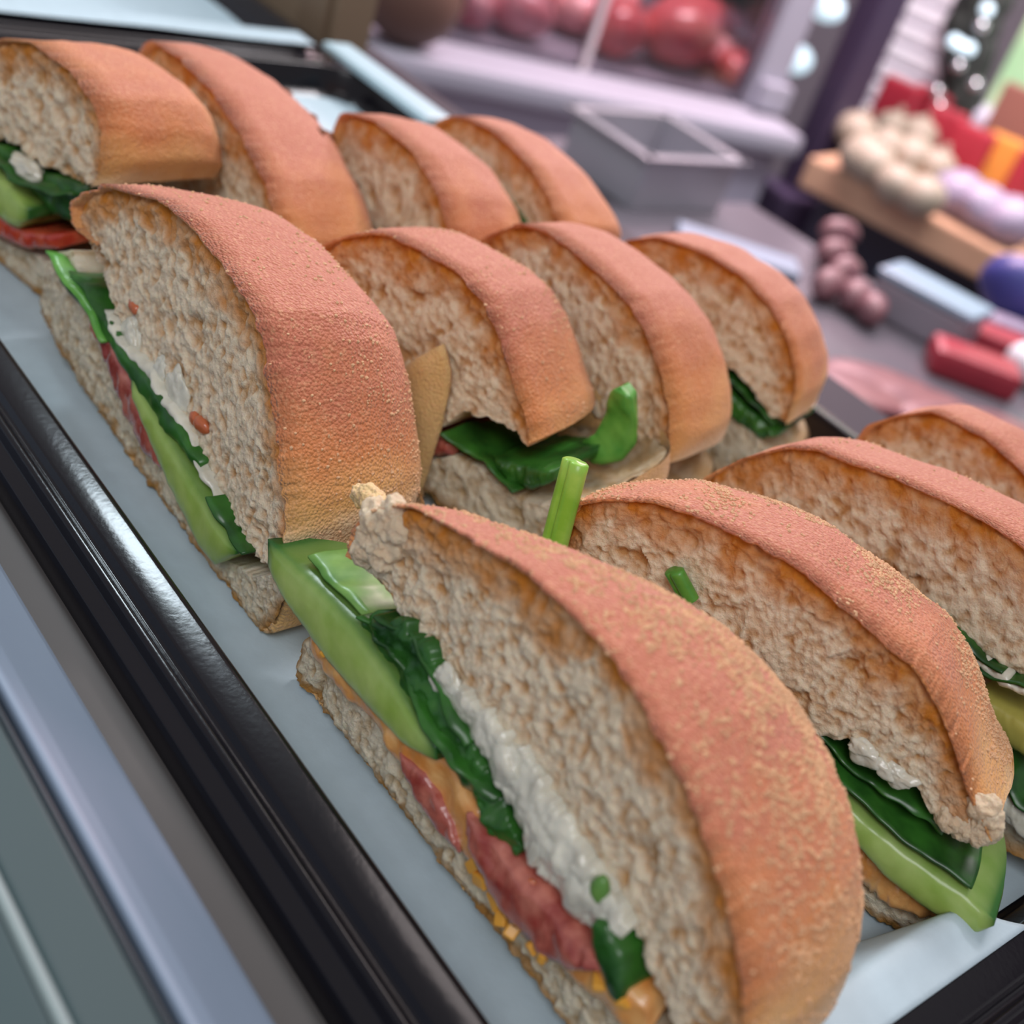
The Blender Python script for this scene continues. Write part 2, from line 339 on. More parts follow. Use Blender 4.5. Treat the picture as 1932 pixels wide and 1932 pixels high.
def half_bun(root, arc, low, D, res, seed, p=3.2, q=2.3, shift=0.0, zk=None, crumb_depth=1.0, lump=1.0, tear=1.0, mat_c=None, mat_k=None, bakebias=0.0, pl=None, ql=None, name='top_bun', flip=1, toastw=0.009, y0=0.0, overhang=0.0009):
    """arc: crusted outline (left to right), low: cut edge (left to right). Cut face in y=0, body towards +y."""
    arc = np.asarray(arc); low = np.asarray(low)
    L = np.linalg.norm(np.diff(arc, axis=0), axis=1).sum()
    M = int(np.clip(L/res, 60, 420)); A = resample(arc, M, 4); B_ = resample(low, M, 4)
    cen = np.array([(A[:,0].min()+A[:,0].max())/2, B_[:,1].mean() if zk is None else zk])
    hmax = np.abs(A[:,1]-B_[:,1]).max(); R = int(np.clip(hmax/res, 12, 170))
    rs = np.random.RandomState(seed)
    # --- crumb: front rows, then the underside going back
    t = np.linspace(0, 1, R)[:, None, None]
    A0 = cen + (A-cen)*(0.985 if flip > 0 else 1.0)
    G = A0[None]*(1-t)+B_[None]*t
    Pf = np.stack([G[..., 0], np.zeros(G.shape[:2]), G[..., 1]], -1).reshape(-1, 3)
    dist_arc = (np.linalg.norm(A0-B_, axis=1)[None, :]*np.linspace(0, 1, R)[:, None]).ravel()
    Q = Pf + np.array([seed*0.37, 0, seed*0.11])
    st = Q*np.array([1.0, 1.0, 0.75])
    st = st + 0.0011*np.stack([fbm(Q, 0.004, 2, seed+60), 0*Q[:,0], fbm(Q, 0.004, 2, seed+61)], 1)
    w1, r1 = worley(st*np.array([0.75, 1, 1.0]), 0.0048, seed); w2, r2 = worley(st, 0.0017, seed+3)
    pore1 = np.clip(1-w1/(0.2+0.45*r1), 0, 1)*(r1 > 0.62); pore2 = np.clip(1-w2/0.6, 0, 1)*(0.35+0.65*r2)
    rough = fbm(Q*np.array([1, 1, 0.8]), 0.0012, 3, seed+7)
    fib = np.abs(fbm(Q*np.array([0.75, 1, 0.9]), 0.0022, 3, seed+8))
    big = fbm(Q, 0.012, 2, seed+11)
    edge = np.clip(np.minimum(dist_arc/0.003, 1), 0, 1)
    y = lump*(0.0017*pore1**0.7+0.0008*pore2 + 0.0007*rough + 0.0010*fib + 0.0010*big*edge) + 0.0002
    y += 0.0016*tear*np.clip(1-dist_arc/0.0025, 0, 1)*(0.6+0.6*fbm(Q, 0.004, 2, seed+2))
    Pf[:, 1] = y + y0
    # ragged lower lip of the cut face
    lip = np.clip(1-(1-np.repeat(np.linspace(0, 1, R), M))*R/6.0, 0, 1)
    Pf[:, 2] += lip*tear*0.0012*fbm(Q, 0.003, 3, seed+21)*flip
    toast = np.clip(1-dist_arc/(toastw*(1+0.8*fbm(Q, 0.007, 3, seed+4))), 0, 1)**0.65
    pore = np.clip(0.5*pore1+0.3*pore2+0.55*rough+0.9*fib-0.05, -0.5, 1)-0.2
    us = np.clip((B_[:,0]-B_[:,0].min())/max(np.ptp(B_[:,0]), 1e-6), 0, 1); us = us*us*(3-2*us)
    pv = p if pl is None else pl+(p-pl)*us
    nb = 30; back = []; tb = []
    for i in range(1, nb+1):
        ang = i/nb*math.pi/2*0.985
        yy = D*crumb_depth*math.sin(ang)**(2/pv)*np.ones(M); ww = math.cos(ang)**(2/pv)*np.ones(M)
        s = cen[0]+shift*(yy/D)+(B_[:,0]-cen[0])*ww*0.985
        back.append(np.stack([s, yy, B_[:,1]*ww+(1-ww)*cen[1]], 1))
    Pb = np.concatenate(back); 
    Pb[:, 2] += 0.0010*fbm(Pb, 0.004, 3, seed+31)+0.0006*fbm(Pb, 0.0015, 2, seed+32)
    V = np.concatenate([Pf, Pb]); F = gridfaces(R+nb, M)
    if flip < 0: F = [tuple(reversed(f)) for f in F]
    top = mk(name, V, F, mat_c or M_crumb, root, attrs={'toast': np.r_[toast, np.full(len(Pb), 0.2)], 'pore': np.r_[pore, 0.45+0.5*fbm(Pb, 0.004, 3, seed+33)]})
    # --- crust shell
    K = int(np.clip(D/res/1.2, 24, 90))
    rows = []; bake = []
    u = np.linspace(0, 1, M)
    ov = overhang*(1.0+0.9*smooth_noise1(M, 9*0.001/res*0.5, seed+41)+0.7*smooth_noise1(M, 2.5*0.001/res*0.5, seed+42))
    hgt = np.clip((A[:,1]-0.020)/0.026, 0, 1)
    if flip < 0: hgt = np.full(M, 0.45)
    inner = cen+(A-cen)*0.972
    if flip < 0: ov = -0.0014-0.001*np.abs(ov)/max(overhang, 1e-5)
    rows.append(np.stack([inner[:,0], np.full(M, 0.0026), inner[:,1]], 1)); bake.append(np.full(M, 0.25))
    inner = cen+(A-cen)*0.985
    rows.append(np.stack([inner[:,0], -ov*0.6+y0, inner[:,1]], 1)); bake.append(np.full(M, 0.35))
    us = np.clip((A[:,0]-A[:,0].min())/max(np.ptp(A[:,0]), 1e-6), 0, 1); us = us*us*(3-2*us)
    pv = (p if pl is None else pl+(p-pl)*us)*np.ones(M); qv = (q if ql is None else ql+(q-ql)*us)*np.ones(M)
    for i in range(K+1):
        ang = (i/K)**0.9*math.pi/2
        yy = D*math.sin(ang)**(2/pv) if i else np.zeros(M)
        ww = max(math.cos(ang), 1e-9)**(2/pv); hh = max(math.cos(ang), 1e-9)**(2/qv)
        s = cen[0]+shift*(yy/D)+(A[:,0]-cen[0])*ww; z = cen[1]+(A[:,1]-cen[1])*hh
        f = math.exp(-i/2.0)
        rows.append(np.stack([s, yy-ov*f+y0*f, z], 1))
        bake.append(np.clip(0.03+0.92*(np.clip((z-0.026)/0.036, 0, 1)**0.85 if flip > 0 else z*0+0.35)+bakebias, 0, 1))
    Pc = np.concatenate(rows); bk = np.concatenate(bake)
    ctr = np.array([cen[0], D*0.25, cen[1]]); nd = Pc-ctr; nd /= np.linalg.norm(nd, axis=1)[:, None]+1e-9
    Qc = Pc+np.array([seed*0.29, 0, 0.0])
    damp = np.ones(len(Pc)); damp[:2*M] = 0.3
    Pc = Pc + nd*(damp*(0.0011*fbm(Qc, 0.018, 3, seed+51)+0.00013*fbm(Qc, 0.003, 3, seed+52)))[:, None]
    bk = bk+0.22*fbm(Qc, 0.014, 3, seed+53)
    F = gridfaces(K+3, M)
    if flip > 0: F = [tuple(reversed(f)) for f in F]
    cr = mk('crust', Pc, F, mat_k or M_crust, top, attrs={'bake': bk})
    return top, cr, (Pc[2*M:], K+1, M)

def slab(name, up, lo, D, mat, parent, seed, y0=0.0, bulge=0.0012, rough=0.0004, rscale=0.003, n=90, rows=9, taper=0.75, skin=None, fray=0.0, plan=None):
    """a filling layer: front outline between up and lo (both left to right), running back D with rounded nose"""
    U = resample(up, n, 2); Lo = resample(lo, n, 2)
    if fray: 
        U[:,1] += fray*smooth_noise1(n, 7, seed+1)+fray*0.6*smooth_noise1(n, 2.5, seed+2); Lo[:,1] += fray*smooth_noise1(n, 6, seed+3)
    ringsV = []; sk = []
    nb = 7
    prof = [(1.0, 1.0, i/nb) for i in range(nb+1)]
    # ring around the section: top back -> top front -> nose -> bottom front -> bottom back
    seq = []
    for i in range(nb, 0, -1): seq.append((0.0, i/nb))
    for k in range(rows): seq.append((k/(rows-1), 0.0))
    for i in range(1, nb+1): seq.append((1.0, i/nb))
    c = (U.mean(0)+Lo.mean(0))/2
    P = []
    for tt, d in seq:
        base = U*(1-tt)+Lo*tt
        ww = 1-(1-taper)*d
        s = c[0]+(base[:,0]-c[0])*ww
        nose = -bulge*math.sqrt(max(0, 1-(2*tt-1)**2)) if d == 0 else 0
        endr = np.clip(np.minimum(np.arange(n), n-1-np.arange(n))/6.0, 0, 1)
        xx = np.linspace(-1, 1, n); pd = 1.0 if plan is None else np.maximum(1-np.abs(xx)**plan, 0.004)**0.5
        y = y0 + d*D*pd + nose*endr
        P.append(np.stack([s, y, base[:,1]], 1))
        if skin is None: sk.append(np.zeros(n))
        else:
            g = np.exp(-np.minimum(np.arange(n), n-1-np.arange(n))/3.6)*skin[1]
            sk.append(np.clip(g+skin[0]*(1.0 if (d > 0 and tt == 0.0) else (math.exp(-tt*(rows-1)/0.9) if d == 0 else 0.0)), 0, 1))
    P = np.concatenate(P); Q = P+seed*0.07
    P[:,1] -= rough*1.4*fbm(Q, rscale, 3, seed); P[:,2] += rough*0.8*fbm(Q, rscale, 3, seed+5)
    m = len(seq); F = gridfaces(m, n, False)+[tuple(reversed([i*n for i in range(m)])), tuple(i*n+n-1 for i in range(m))]
    return mk(name, P, [tuple(reversed(f)) for f in F[:-2]]+F[-2:], mat, parent, attrs={'skin': np.concatenate(sk)})

def leaf(name, line, D, mat, parent, seed, y0=-0.001, thick=0.0005, ripple=0.0012, droop=0.0, n=70, m=16, over=None, tip=0.5):
    """a leaf lying in the filling: its front margin follows line (s,z), sheet runs back D with ripples"""
    Ln = resample(line, n, 3); V = []
    for j in range(m):
        d = j/(m-1); 
        yy = y0+d*D
        sh = 1-(1-tip)*d**2
        c = Ln[:,0].mean()
        o = np.zeros(n) if over is None else over*np.sin(np.linspace(0, math.pi, n))**0.7*(1-d)**2
        V.append(np.stack([c+(Ln[:,0]-c)*sh, yy-o, Ln[:,1]+droop*d], 1))
    V = np.concatenate(V); Q = V+seed*0.13
    V[:,2] += ripple*fbm(Q, 0.009, 2, seed); V[:,1] += ripple*1.1*fbm(Q, 0.006, 2, seed+9)
    o = mk(name, V, gridfaces(m, n), mat, parent)
    mod = o.modifiers.new('s', 'SOLIDIFY'); mod.thickness = thick; mod.offset = 0
    return o

def blob(name, loc, r, mat, parent, seed, squash=(1, 1, 1), rough=0.25, sub=3):
    bm = bmesh.new(); bmesh.ops.create_icosphere(bm, subdivisions=sub, radius=1.0)
    P = np.array([v.co[:] for v in bm.verts]); F = [tuple(v.index for v in f.verts) for f in bm.faces]; bm.free()
    P = P*(1+rough*fbm(P+seed*3.1, 0.9, 3, seed))[:, None]*np.array(squash)*r
    o = mk(name, P, F, mat, parent); o.location = loc
    return o

def grains(cr_data, count, parent, seed, rmin=0.00019, rmax=0.00040, bias=None):
    P, K, M = cr_data; rs = np.random.RandomState(seed)
    G = P.reshape(K, M, 3); keep = []; 
    ii = rs.randint(0, K-3, count*6); jj = rs.randint(2, M-3, count*6); a = rs.rand(count*6, 1); b = rs.rand(count*6, 1)
    X = G[ii, jj]*(1-a)*(1-b)+G[ii+1, jj]*a*(1-b)+G[ii, jj+1]*(1-a)*b+G[ii+1, jj+1]*a*b
    cl = fbm(X, 0.011, 3, seed)*0.9+0.5*fbm(X, 0.004, 2, seed+4)
    if bias is not None: cl = cl+bias(X)
    prob = np.clip(0.16+1.3*cl, 0.03, 1); sel = rs.rand(len(X)) < prob*0.55
    X = X[sel][:count]
    bm = bmesh.new(); bmesh.ops.create_icosphere(bm, subdivisions=1, radius=1.0)
    U = np.array([v.co[:] for v in bm.verts]); Fu = np.array([[v.index for v in f.verts] for f in bm.faces]); bm.free()
    n = len(X); rad = rs.uniform(rmin, rmax, (n, 1, 1))*rs.uniform(0.7, 1.25, (n, 1, 3))
    V = (X[:, None, :]+U[None]*rad*(1+0.25*rs.rand(n, len(U), 1))).reshape(-1, 3)
    F = (Fu[None]+np.arange(n)[:, None, None]*len(U)).reshape(-1, 3)
    o = mk('semolina_grains', V, F, M_grain, parent, smooth=False); o['kind'] = 'stuff'
    return o

def autolow(arc, z, n=12):
    a = np.asarray(arc); return np.stack([np.linspace(a[0,0], a[-1,0], n), np.linspace(z[0], z[1], n)], 1)
def drop_ends(arc, z):
    a = [tuple(p) for p in arc]
    if a[0][1] > z[0]+0.002: a = [(a[0][0]-0.0005, z[0])]+a
    if a[-1][1] > z[1]+0.002: a = a+[(a[-1][0]+0.0005, z[1])]
    return np.array(a)

SANDS = {}
def sandwich(key, x, y, yaw, label, arc_px, low_px=None, base_up=None, base_lo=None, D=0.045, res=0.0006, seed=1, zlow=(0.024, 0.024), p=3.2, q=2.3, shift=0.0, grain=0, base_z=0.019, bakebias=0.0, lump=1.0, pl=None, ql=None):
    f = Face(x, y, yaw)
    root = empty('sandwich_half', (x, y, 0), f.a); tag(root, label, 'sandwich', 'halved filled rolls standing in rows on the tray')
    arc = f.pts(arc_px)
    if low_px is None:
        arc = drop_ends(arc, zlow); low = autolow(arc, zlow)
    else: low = f.pts(low_px)
    if low_px is not None:
        arc[0] = low[0]; arc[-1] = low[-1]
    top, cr, cd = half_bun(root, arc, low, D, res, seed, p=p, q=q, shift=shift, zk=float(min(low[:,1].mean(), 0.030)), bakebias=bakebias, lump=lump, pl=pl, ql=ql)
    s0, s1 = arc[:,0].min(), arc[:,0].max()
    if base_up is None:
        up = np.array([(s0-0.001, 0.012), (s0+0.01, base_z-0.002), ((s0+s1)/2, base_z), (s1-0.01, base_z), (s1+0.001, 0.014)])
        lo = np.array([(s0-0.001, 0.012), (s0+0.001, 0.002), (s0+0.004, 0.0004), (s1-0.004, 0.0004), (s1, 0.002), (s1+0.001, 0.014)])
    else:
        up = f.pts(base_up); lo = f.pts(base_lo); lo[:,1] = np.maximum(lo[:,1], 0.0004)
        lo = np.concatenate([up[:1], lo, up[-1:]])
    half_bun(root, lo, up, D*0.98, res, seed+100, p=p+0.6, q=40, pl=None if pl is None else pl+0.4, shift=shift, zk=float(up[:,1].mean()), name='bottom_bun', flip=-1, mat_c=M_crumb_low, mat_k=M_crust_low, toastw=0.0035, tear=0.6, lump=lump*0.9, overhang=0.0003)
    if grain: grains(cd, grain, cr, seed+77)
    SANDS[key] = (root, f, arc, low, top, cr, cd)
    return root, f

# front row, left to right away from the near right corner
C1, fC1 = sandwich('C1', -0.095, 0.1225, 0, 'nearest sandwich half, semolina-dusted, cucumber tip and salami sticking out of its cut face',
    [(668,1050),(672,1000),(700,962),(745,948),(780,950),(880,1003),(1000,1080),(1080,1150),(1150,1220),(1210,1310),(1260,1400),(1305,1500),(1345,1600),(1380,1700),(1402,1800),(1410,1900),(1408,1980),(1385,2060)],
    [(668,1050),(720,1110),(760,1170),(812,1222),(850,1290),(905,1345),(965,1405),(1015,1490),(1085,1590),(1140,1680),(1195,1770),(1235,1860),(1275,1950),(1320,2030),(1385,2060)],
    [(580,1180),(640,1262),(720,1355),(800,1455),(870,1562),(930,1660),(1000,1760),(1080,1845),(1150,1925),(1230,2010),(1300,2070)],
    [(545,1275),(600,1340),(680,1440),(760,1545),(850,1665),(950,1790),(1050,1920),(1130,2030),(1200,2110)],
    D=0.0485, res=0.00034, seed=11, p=3.3, q=2.6, pl=1.35, ql=1.55, grain=14000)
B1, fB1 = sandwich('B1', -0.22, 0.1225, 0, 'smooth pink-crusted sandwich half with salami and thin cucumber, left of the nearest one',
    [(188,462),(150,430),(140,385),(165,360),(205,350),(300,372),(352,410),(402,472),(452,532),(488,592),(504,650),(519,740),(534,850),(543,950),(542,1010),(528,1078)],
    [(188,462),(200,530),(218,590),(245,655),(295,712),(340,790),(390,882),(420,960),(450,1018),(490,1062),(528,1078)],
    [(92,480),(135,472),(162,560),(205,645),(245,760),(285,840),(325,905),(372,982),(422,1062),(482,1088),(556,1082)],
    [(66,590),(150,735),(250,885),(350,1025),(430,1135),(480,1197),(500,1195)],
    D=0.046, res=0.00045, seed=23, p=3.6, q=2.0, grain=2200)
C2, fC2 = sandwich('C2', -0.09, 0.183, 20, 'dusted sandwich half right behind the nearest one, gaping over a thick spinach-topped cucumber slice',
    [(1045,1070),(1052,1000),(1088,948),(1132,938),(1235,942),(1306,967),(1397,1008),(1484,1054),(1530,1087),(1571,1124),(1625,1166),(1683,1224),(1724,1257),(1753,1298),(1778,1344),(1803,1402),(1832,1497),(1862,1558),(1874,1580)],
    [(1045,1070),(1150,1140),(1300,1250),(1450,1345),(1560,1395),(1620,1400),(1660,1432),(1715,1480),(1750,1530),(1800,1572),(1845,1585),(1874,1580)],
    [(1130,1200),(1250,1330),(1400,1480),(1500,1590),(1560,1640),(1620,1662),(1700,1706),(1776,1744)],
    [(1120,1260),(1250,1420),(1400,1580),(1520,1700),(1600,1755),(1650,1790),(1720,1782)],
    D=0.040, res=0.0004, seed=31, p=5.0, q=2.4, pl=2.4, ql=2.0, grain=8000)
C3, fC3 = sandwich('C3', -0.10, 0.230, 8, 'sandwich half cut off by the right photo edge, second behind the nearest one',
    [(1300,990),(1304,940),(1325,902),(1400,860),(1480,842),(1540,845),(1600,870),(1700,903),(1760,930),(1870,985),(1932,1030),(2000,1085),(2060,1160),(2092,1240),(2100,1320)],
    [(1300,990),(1450,1040),(1600,1090),(1720,1130),(1800,1195),(1860,1240),(1932,1290),(2020,1335),(2100,1320)],
    [(1290,1100),(1450,1220),(1600,1330),(1760,1420),(1880,1500),(1990,1560),(2110,1570)],
    [(1285,1150),(1450,1290),(1600,1410),(1760,1520),(1900,1610),(2040,1680),(2110,1640)],
    D=0.040, res=0.0006, seed=37, p=3.2, q=2.3, grain=900, bakebias=0.05)
C4, fC4 = sandwich('C4', -0.115, 0.281, 6, 'rearmost sandwich half at the right photo edge, by the far tray rim',
    [(1608,870),(1612,842),(1640,802),(1690,782),(1760,773),(1860,820),(1932,885),(2000,960),(2040,1040)],
    D=0.042, res=0.0008, seed=41, zlow=(0.024, 0.024))
B2, fB2 = sandwich('B2', -0.20, 0.182, 14, 'middle sandwich half with a torn crust flap and a gaping lower right end',
    [(590,530),(594,492),(606,465),(642,447),(700,438),(735,442),(790,468),(862,510),(912,562),(942,622),(962,682),(986,762),(1000,800),(1004,836)],
    [(590,530),(650,640),(720,740),(780,800),(830,812),(868,778),(905,786),(945,800),(975,815),(992,846),(1004,836)],
    [(640,690),(720,790),(800,868),(850,862),(900,882),(950,925),(1000,950),(1080,960),(1150,930)],
    [(640,740),(740,870),(830,962),(900,1010),(1000,1040),(1090,1030),(1150,985)],
    D=0.043, res=0.0006, seed=47, p=3.6, q=2.3, bakebias=0.05, grain=900)
B3, fB3 = sandwich('B3', -0.20, 0.226, 8, 'middle-row sandwich half with a pale lower end, behind the torn one',
    [(888,500),(892,468),(915,445),(950,428),(985,421),(1030,434),(1080,468),(1132,512),(1182,560),(1222,622),(1250,692),(1266,770),(1268,830)],
    D=0.043, res=0.0007, seed=53, p=4.2, zlow=(0.024, 0.026))
B4, fB4 = sandwich('B4', -0.205, 0.281, 12, 'rearmost rounded sandwich half of the middle row, a dark leaf under its crumb',
    [(1148,500),(1155,470),(1185,450),(1240,445),(1330,475),(1402,520),(1452,572),(1490,640),(1504,700),(1503,750),(1486,800)],
    [(1148,500),(1220,590),(1300,665),(1345,688),(1385,700),(1425,745),(1455,788),(1486,800)],
    D=0.042, res=0.0007, seed=59, p=3.0)
A1, fA1 = sandwich('A1', -0.31, 0.129, 12, 'sandwich half at the left edge of the photo with tomato and cucumber inside',
    [(-95,230),(-80,160),(-40,90),(0,72),(60,76),(140,135),(178,185),(195,250),(198,310),(180,352)],
    [(-95,230),(-60,262),(0,262),(45,292),(100,325),(150,345),(180,352)],
    [(-110,370),(-50,420),(0,455),(60,480),(110,505),(170,540)],
    [(-110,440),(-50,500),(0,548),(60,606),(110,650),(150,660)],
    D=0.048, res=0.0006, seed=61, p=4.2, q=2.2, bakebias=-0.30)
A2, fA2 = sandwich('A2', -0.31, 0.176, 2, 'sandwich half with dark pits in its broad pink crust, behind the tomato one',
    [(250,165),(256,112),(290,75),(342,108),(402,168),(452,242),(502,335),(522,400),(536,460)],
    D=0.043, res=0.0008, seed=67, p=3.6, q=2.6, zlow=(0.024, 0.024), bakebias=0.1)
A3, fA3 = sandwich('A3', -0.28, 0.219, 2, 'small sandwich half between the pitted one and the one by the steel pan',
    [(636,250),(640,225),(655,212),(705,224),(782,286),(832,370),(850,430),(852,470)],
    D=0.042, res=0.0009, seed=71, p=3.6, zlow=(0.024, 0.022))
A4, fA4 = sandwich('A4', -0.30, 0.262, 2, 'sandwich half nearest the small steel pan, a dark leaf at its foot',
    [(815,260),(820,235),(842,220),(872,216),(932,244),(1002,312),(1042,380),(1062,430)],
    D=0.042, res=0.0009, seed=73, p=3.4, zlow=(0.024, 0.022))

# ------------------------------------------------------------------ fillings (parts of their sandwiches)
def S_(f, L, off=0.0): return f.pts(L, off)
# C1
slab('cucumber_slice', S_(fC1, [(530,1013),(600,1075),(690,1165),(760,1255),(805,1330),(850,1400)]), S_(fC1, [(530,1058),(565,1130),(640,1235),(720,1325),(790,1398),(850,1425)]), 0.027, M_cuc, C1, 3, y0=-0.0030, skin=(0.75, 1.0), rough=0.0002, taper=1.0, plan=1.25)
leaf('spinach_leaf', S_(fC1, [(585,1060),(640,1115),(690,1165),(722,1196)])+np.array([0, 0.0012]), 0.03, M_leaf_p, C1, 4, y0=-0.0012, ripple=0.0009, tip=0.8)
slab('spinach_leaf', S_(fC1, [(720,1150),(785,1178),(828,1232),(852,1315),(900,1388),(935,1460),(965,1530),(992,1600)]), S_(fC1, [(690,1178),(745,1262),(800,1350),(850,1425),(900,1495),(945,1568),(988,1612)]), 0.03, M_leaf, C1, 6, y0=-0.0012, rough=0.0014, rscale=0.0036, fray=0.0009, rows=16, n=160)
leaf('spinach_leaf', S_(fC1, [(700,1165),(780,1270),(850,1370),(905,1440),(950,1510)])+np.array([0, 0.0006]), 0.03, M_leaf, C1, 8, y0=-0.0030, ripple=0.0026, over=0.001, n=140, m=24)
leaf('spinach_leaf', S_(fC1, [(735,1150),(790,1185),(830,1250),(870,1330),(905,1400)]), 0.03, M_leaf, C1, 9, y0=-0.0030, ripple=0.0016)
slab('orange_sauce', S_(fC1, [(585,1172),(640,1230),(720,1320),(790,1398),(850,1424),(900,1500),(945,1570),(1000,1650),(1060,1720),(1160,1810),(1230,1900)]), S_(fC1, [(592,1222),(650,1295),(720,1372),(780,1448),(840,1535),(900,1625),(960,1712),(1030,1790),(1100,1850),(1160,1905),(1225,1960)]), 0.036, M_sauce, C1, 10, y0=-0.0010, rough=0.0009, rscale=0.005, fray=0.0006, n=150)
slab('salami_slice', S_(fC1, [(778,1412),(822,1452),(860,1515),(888,1590)]), S_(fC1, [(780,1430),(808,1500),(848,1562),(886,1602)]), 0.03, M_salami, C1, 12, y0=-0.0026, rough=0.0005, bulge=0.0006)
slab('salami_slice', S_(fC1, [(905,1525),(962,1580),(1022,1655),(1085,1725),(1135,1775),(1160,1805)]), S_(fC1, [(905,1562),(930,1640),(980,1722),(1050,1790),(1110,1818),(1158,1818)]), 0.03, M_salami, C1, 13, y0=-0.0030, rough=0.0006, bulge=0.0008, fray=0.0003)
slab('egg_mayonnaise', S_(fC1, [(815,1236),(870,1288),(932,1345),(992,1418),(1052,1508),(1105,1590),(1155,1665),(1200,1750)]), S_(fC1, [(828,1290),(880,1362),(930,1430),(985,1545),(1010,1612),(1060,1682),(1120,1745),(1180,1772)]), 0.032, M_egg, C1, 14, y0=-0.0010, rough=0.0011, rscale=0.0034, fray=0.0008, n=220, rows=26)
for k, (x, y, r, sq) in enumerate([(838,1282,0.0026,(1.2,0.5,0.9)), (948,1448,0.0034,(0.9,0.5,1.1)), (1012,1600,0.0026,(0.6,0.6,1.6)), (1092,1690,0.0038,(0.9,0.5,1.1)), (1135,1715,0.0028,(0.9,0.5,1))]):
    s, z = fC1.pt(x, y, -0.002); blob('egg_piece', (s, -0.0014, z), r, M_egg, C1, 90+k, sq, 0.5, 4)
s, z = fC1.pt(1150, 1668); blob('chive_bit', (s, -0.002, z), 0.0022, M_leaf_p, C1, 97, (0.8,0.6,1.1), 0.3)
s, z = fC1.pt(1020, 1662); blob('pepper_bit', (s, -0.002, z), 0.0012, M_red, C1, 98, (0.8,0.6,1.1), 0.3)
slab('spinach_leaf', S_(fC1, [(1150,1718),(1172,1735),(1196,1790),(1203,1850),(1200,1872)]), S_(fC1, [(1146,1725),(1146,1795),(1163,1850),(1192,1885),(1200,1875)]), 0.02, M_leaf, C1, 15, y0=-0.0024, rough=0.0006, rscale=0.004)
for k, (x, y) in enumerate([(893,1632),(905,1662),(932,1698),(945,1728),(968,1752),(1012,1782),(1030,1800),(618,1225),(1130,1850),(1175,1880)]):
    s, z = fC1.pt(x, y, -0.002); o = box('cheese_shred', (0.0022, 0.0014, 0.0036), (s, -0.0018, z), M_cheese, C1, (0.2*k, 0.4+k*0.7, 0.1*k), 0.0004, 2)
# loose torn crumb at the left tip of the nearest top bun
tipb = SANDS['C1'][4]
for k, (x, y, r) in enumerate([(705,1000,0.0045),(735,985,0.004),(690,1035,0.0035),(722,1040,0.004)]):
    s, z = fC1.pt(x, y); o = blob('torn_crumb', (s, 0.001, z), r, M_crumb, tipb, 60+k, (1, 0.8, 1), 0.0, 5); me_ = o.data; P_ = np.array([v.co[:] for v in me_.vertices]); P_ *= (1+0.5*fbm(P_+k, 0.004, 3, k)+0.30*fbm(P_+k, 0.0013, 3, k+5))[:, None]; me_.vertices.foreach_set('co', P_.ravel().astype(np.float32))
for k, (x, y, r) in enumerate([(680,936,0.0022),(704,940,0.0026),(728,958,0.0018)]):
    s, z = fC1.pt(x, y, 0.006); o = blob('torn_crust', (s, 0.006, z), r, M_crust_low, tipb, 66+k, (1.3, 0.9, 0.8), 0.0, 4); me_ = o.data; P_ = np.array([v.co[:] for v in me_.vertices]); P_ *= (1+0.6*fbm(P_+k, 0.003, 3, k)+0.25*fbm(P_+k, 0.001, 2, k+5))[:, None]; me_.vertices.foreach_set('co', P_.ravel().astype(np.float32))
for k, (x, y, r) in enumerate([(1858,1560,0.0032),(1838,1572,0.0030),(1812,1566,0.0028),(1790,1552,0.0026),(1852,1530,0.0026),(1868,1572,0.0022)]):
    s, z = fC2.pt(x, y); o = blob('torn_crumb', (s, 0.0015, z), r, M_crumb, SANDS['C2'][4], 760+k, (1, 0.9, 1), 0.0, 5); me_ = o.data; P_ = np.array([v.co[:] for v in me_.vertices]); P_ *= (1+0.5*fbm(P_+k, 0.003, 3, k)+0.30*fbm(P_+k, 0.0011, 3, k+5))[:, None]; me_.vertices.foreach_set('co', P_.ravel().astype(np.float32))
# B1
leaf('spinach_leaf', S_(fB1, [(110,478),(140,505),(170,545),(200,590),(220,640)]), 0.022, M_leaf_b, B1, 21, y0=-0.003, ripple=0.0014, over=0.002)
slab('spinach_leaf', S_(fB1, [(120,500),(165,520),(205,585),(262,668),(300,715),(345,792),(392,872)]), S_(fB1, [(128,512),(150,556),(198,612),(250,695),(300,770),(350,835),(390,885)]), 0.03, M_leaf, B1, 22, y0=-0.0018, rough=0.0008, rscale=0.006, fray=0.0006)
slab('salami_slice', S_(fB1, [(180,590),(222,640),(262,720),(300,800),(340,885)]), S_(fB1, [(182,605),(205,665),(232,745),(280,850),(332,900)]), 0.03, M_salami, B1, 23, y0=-0.0012, rough=0.0007, fray=0.0005)
slab('cucumber_slice', S_(fB1, [(268,705),(322,790),(372,880),(422,965),(470,1035)]), S_(fB1, [(268,730),(318,858),(358,948),(400,1030),(425,1062),(468,1042)]), 0.034, M_cuc, B1, 24, y0=-0.0026, skin=(0.6, 1.0), rough=0.0002)
leaf('spinach_leaf', S_(fB1, [(420,930),(440,985),(462,1025),(478,1045)]), 0.03, M_leaf, B1, 25, y0=-0.003, ripple=0.0016)
slab('egg_mayonnaise', S_(fB1, [(205,575),(250,650),(300,705),(350,790),(395,880),(440,985)]), S_(fB1, [(212,612),(258,672),(300,735),(345,810),(392,890),(438,992)]), 0.03, M_egg, B1, 26, y0=-0.0006, rough=0.0012, rscale=0.006, fray=0.0008)
for k, (x, y, r) in enumerate([(242,640,0.0055),(330,740,0.005),(300,700,0.004)]):
    s, z = fB1.pt(x, y); blob('egg_piece', (s, 0.0005, z), r*0.9, M_egg, B1, 120+k, (0.9, 0.30, 1.1), 0.6, 4)
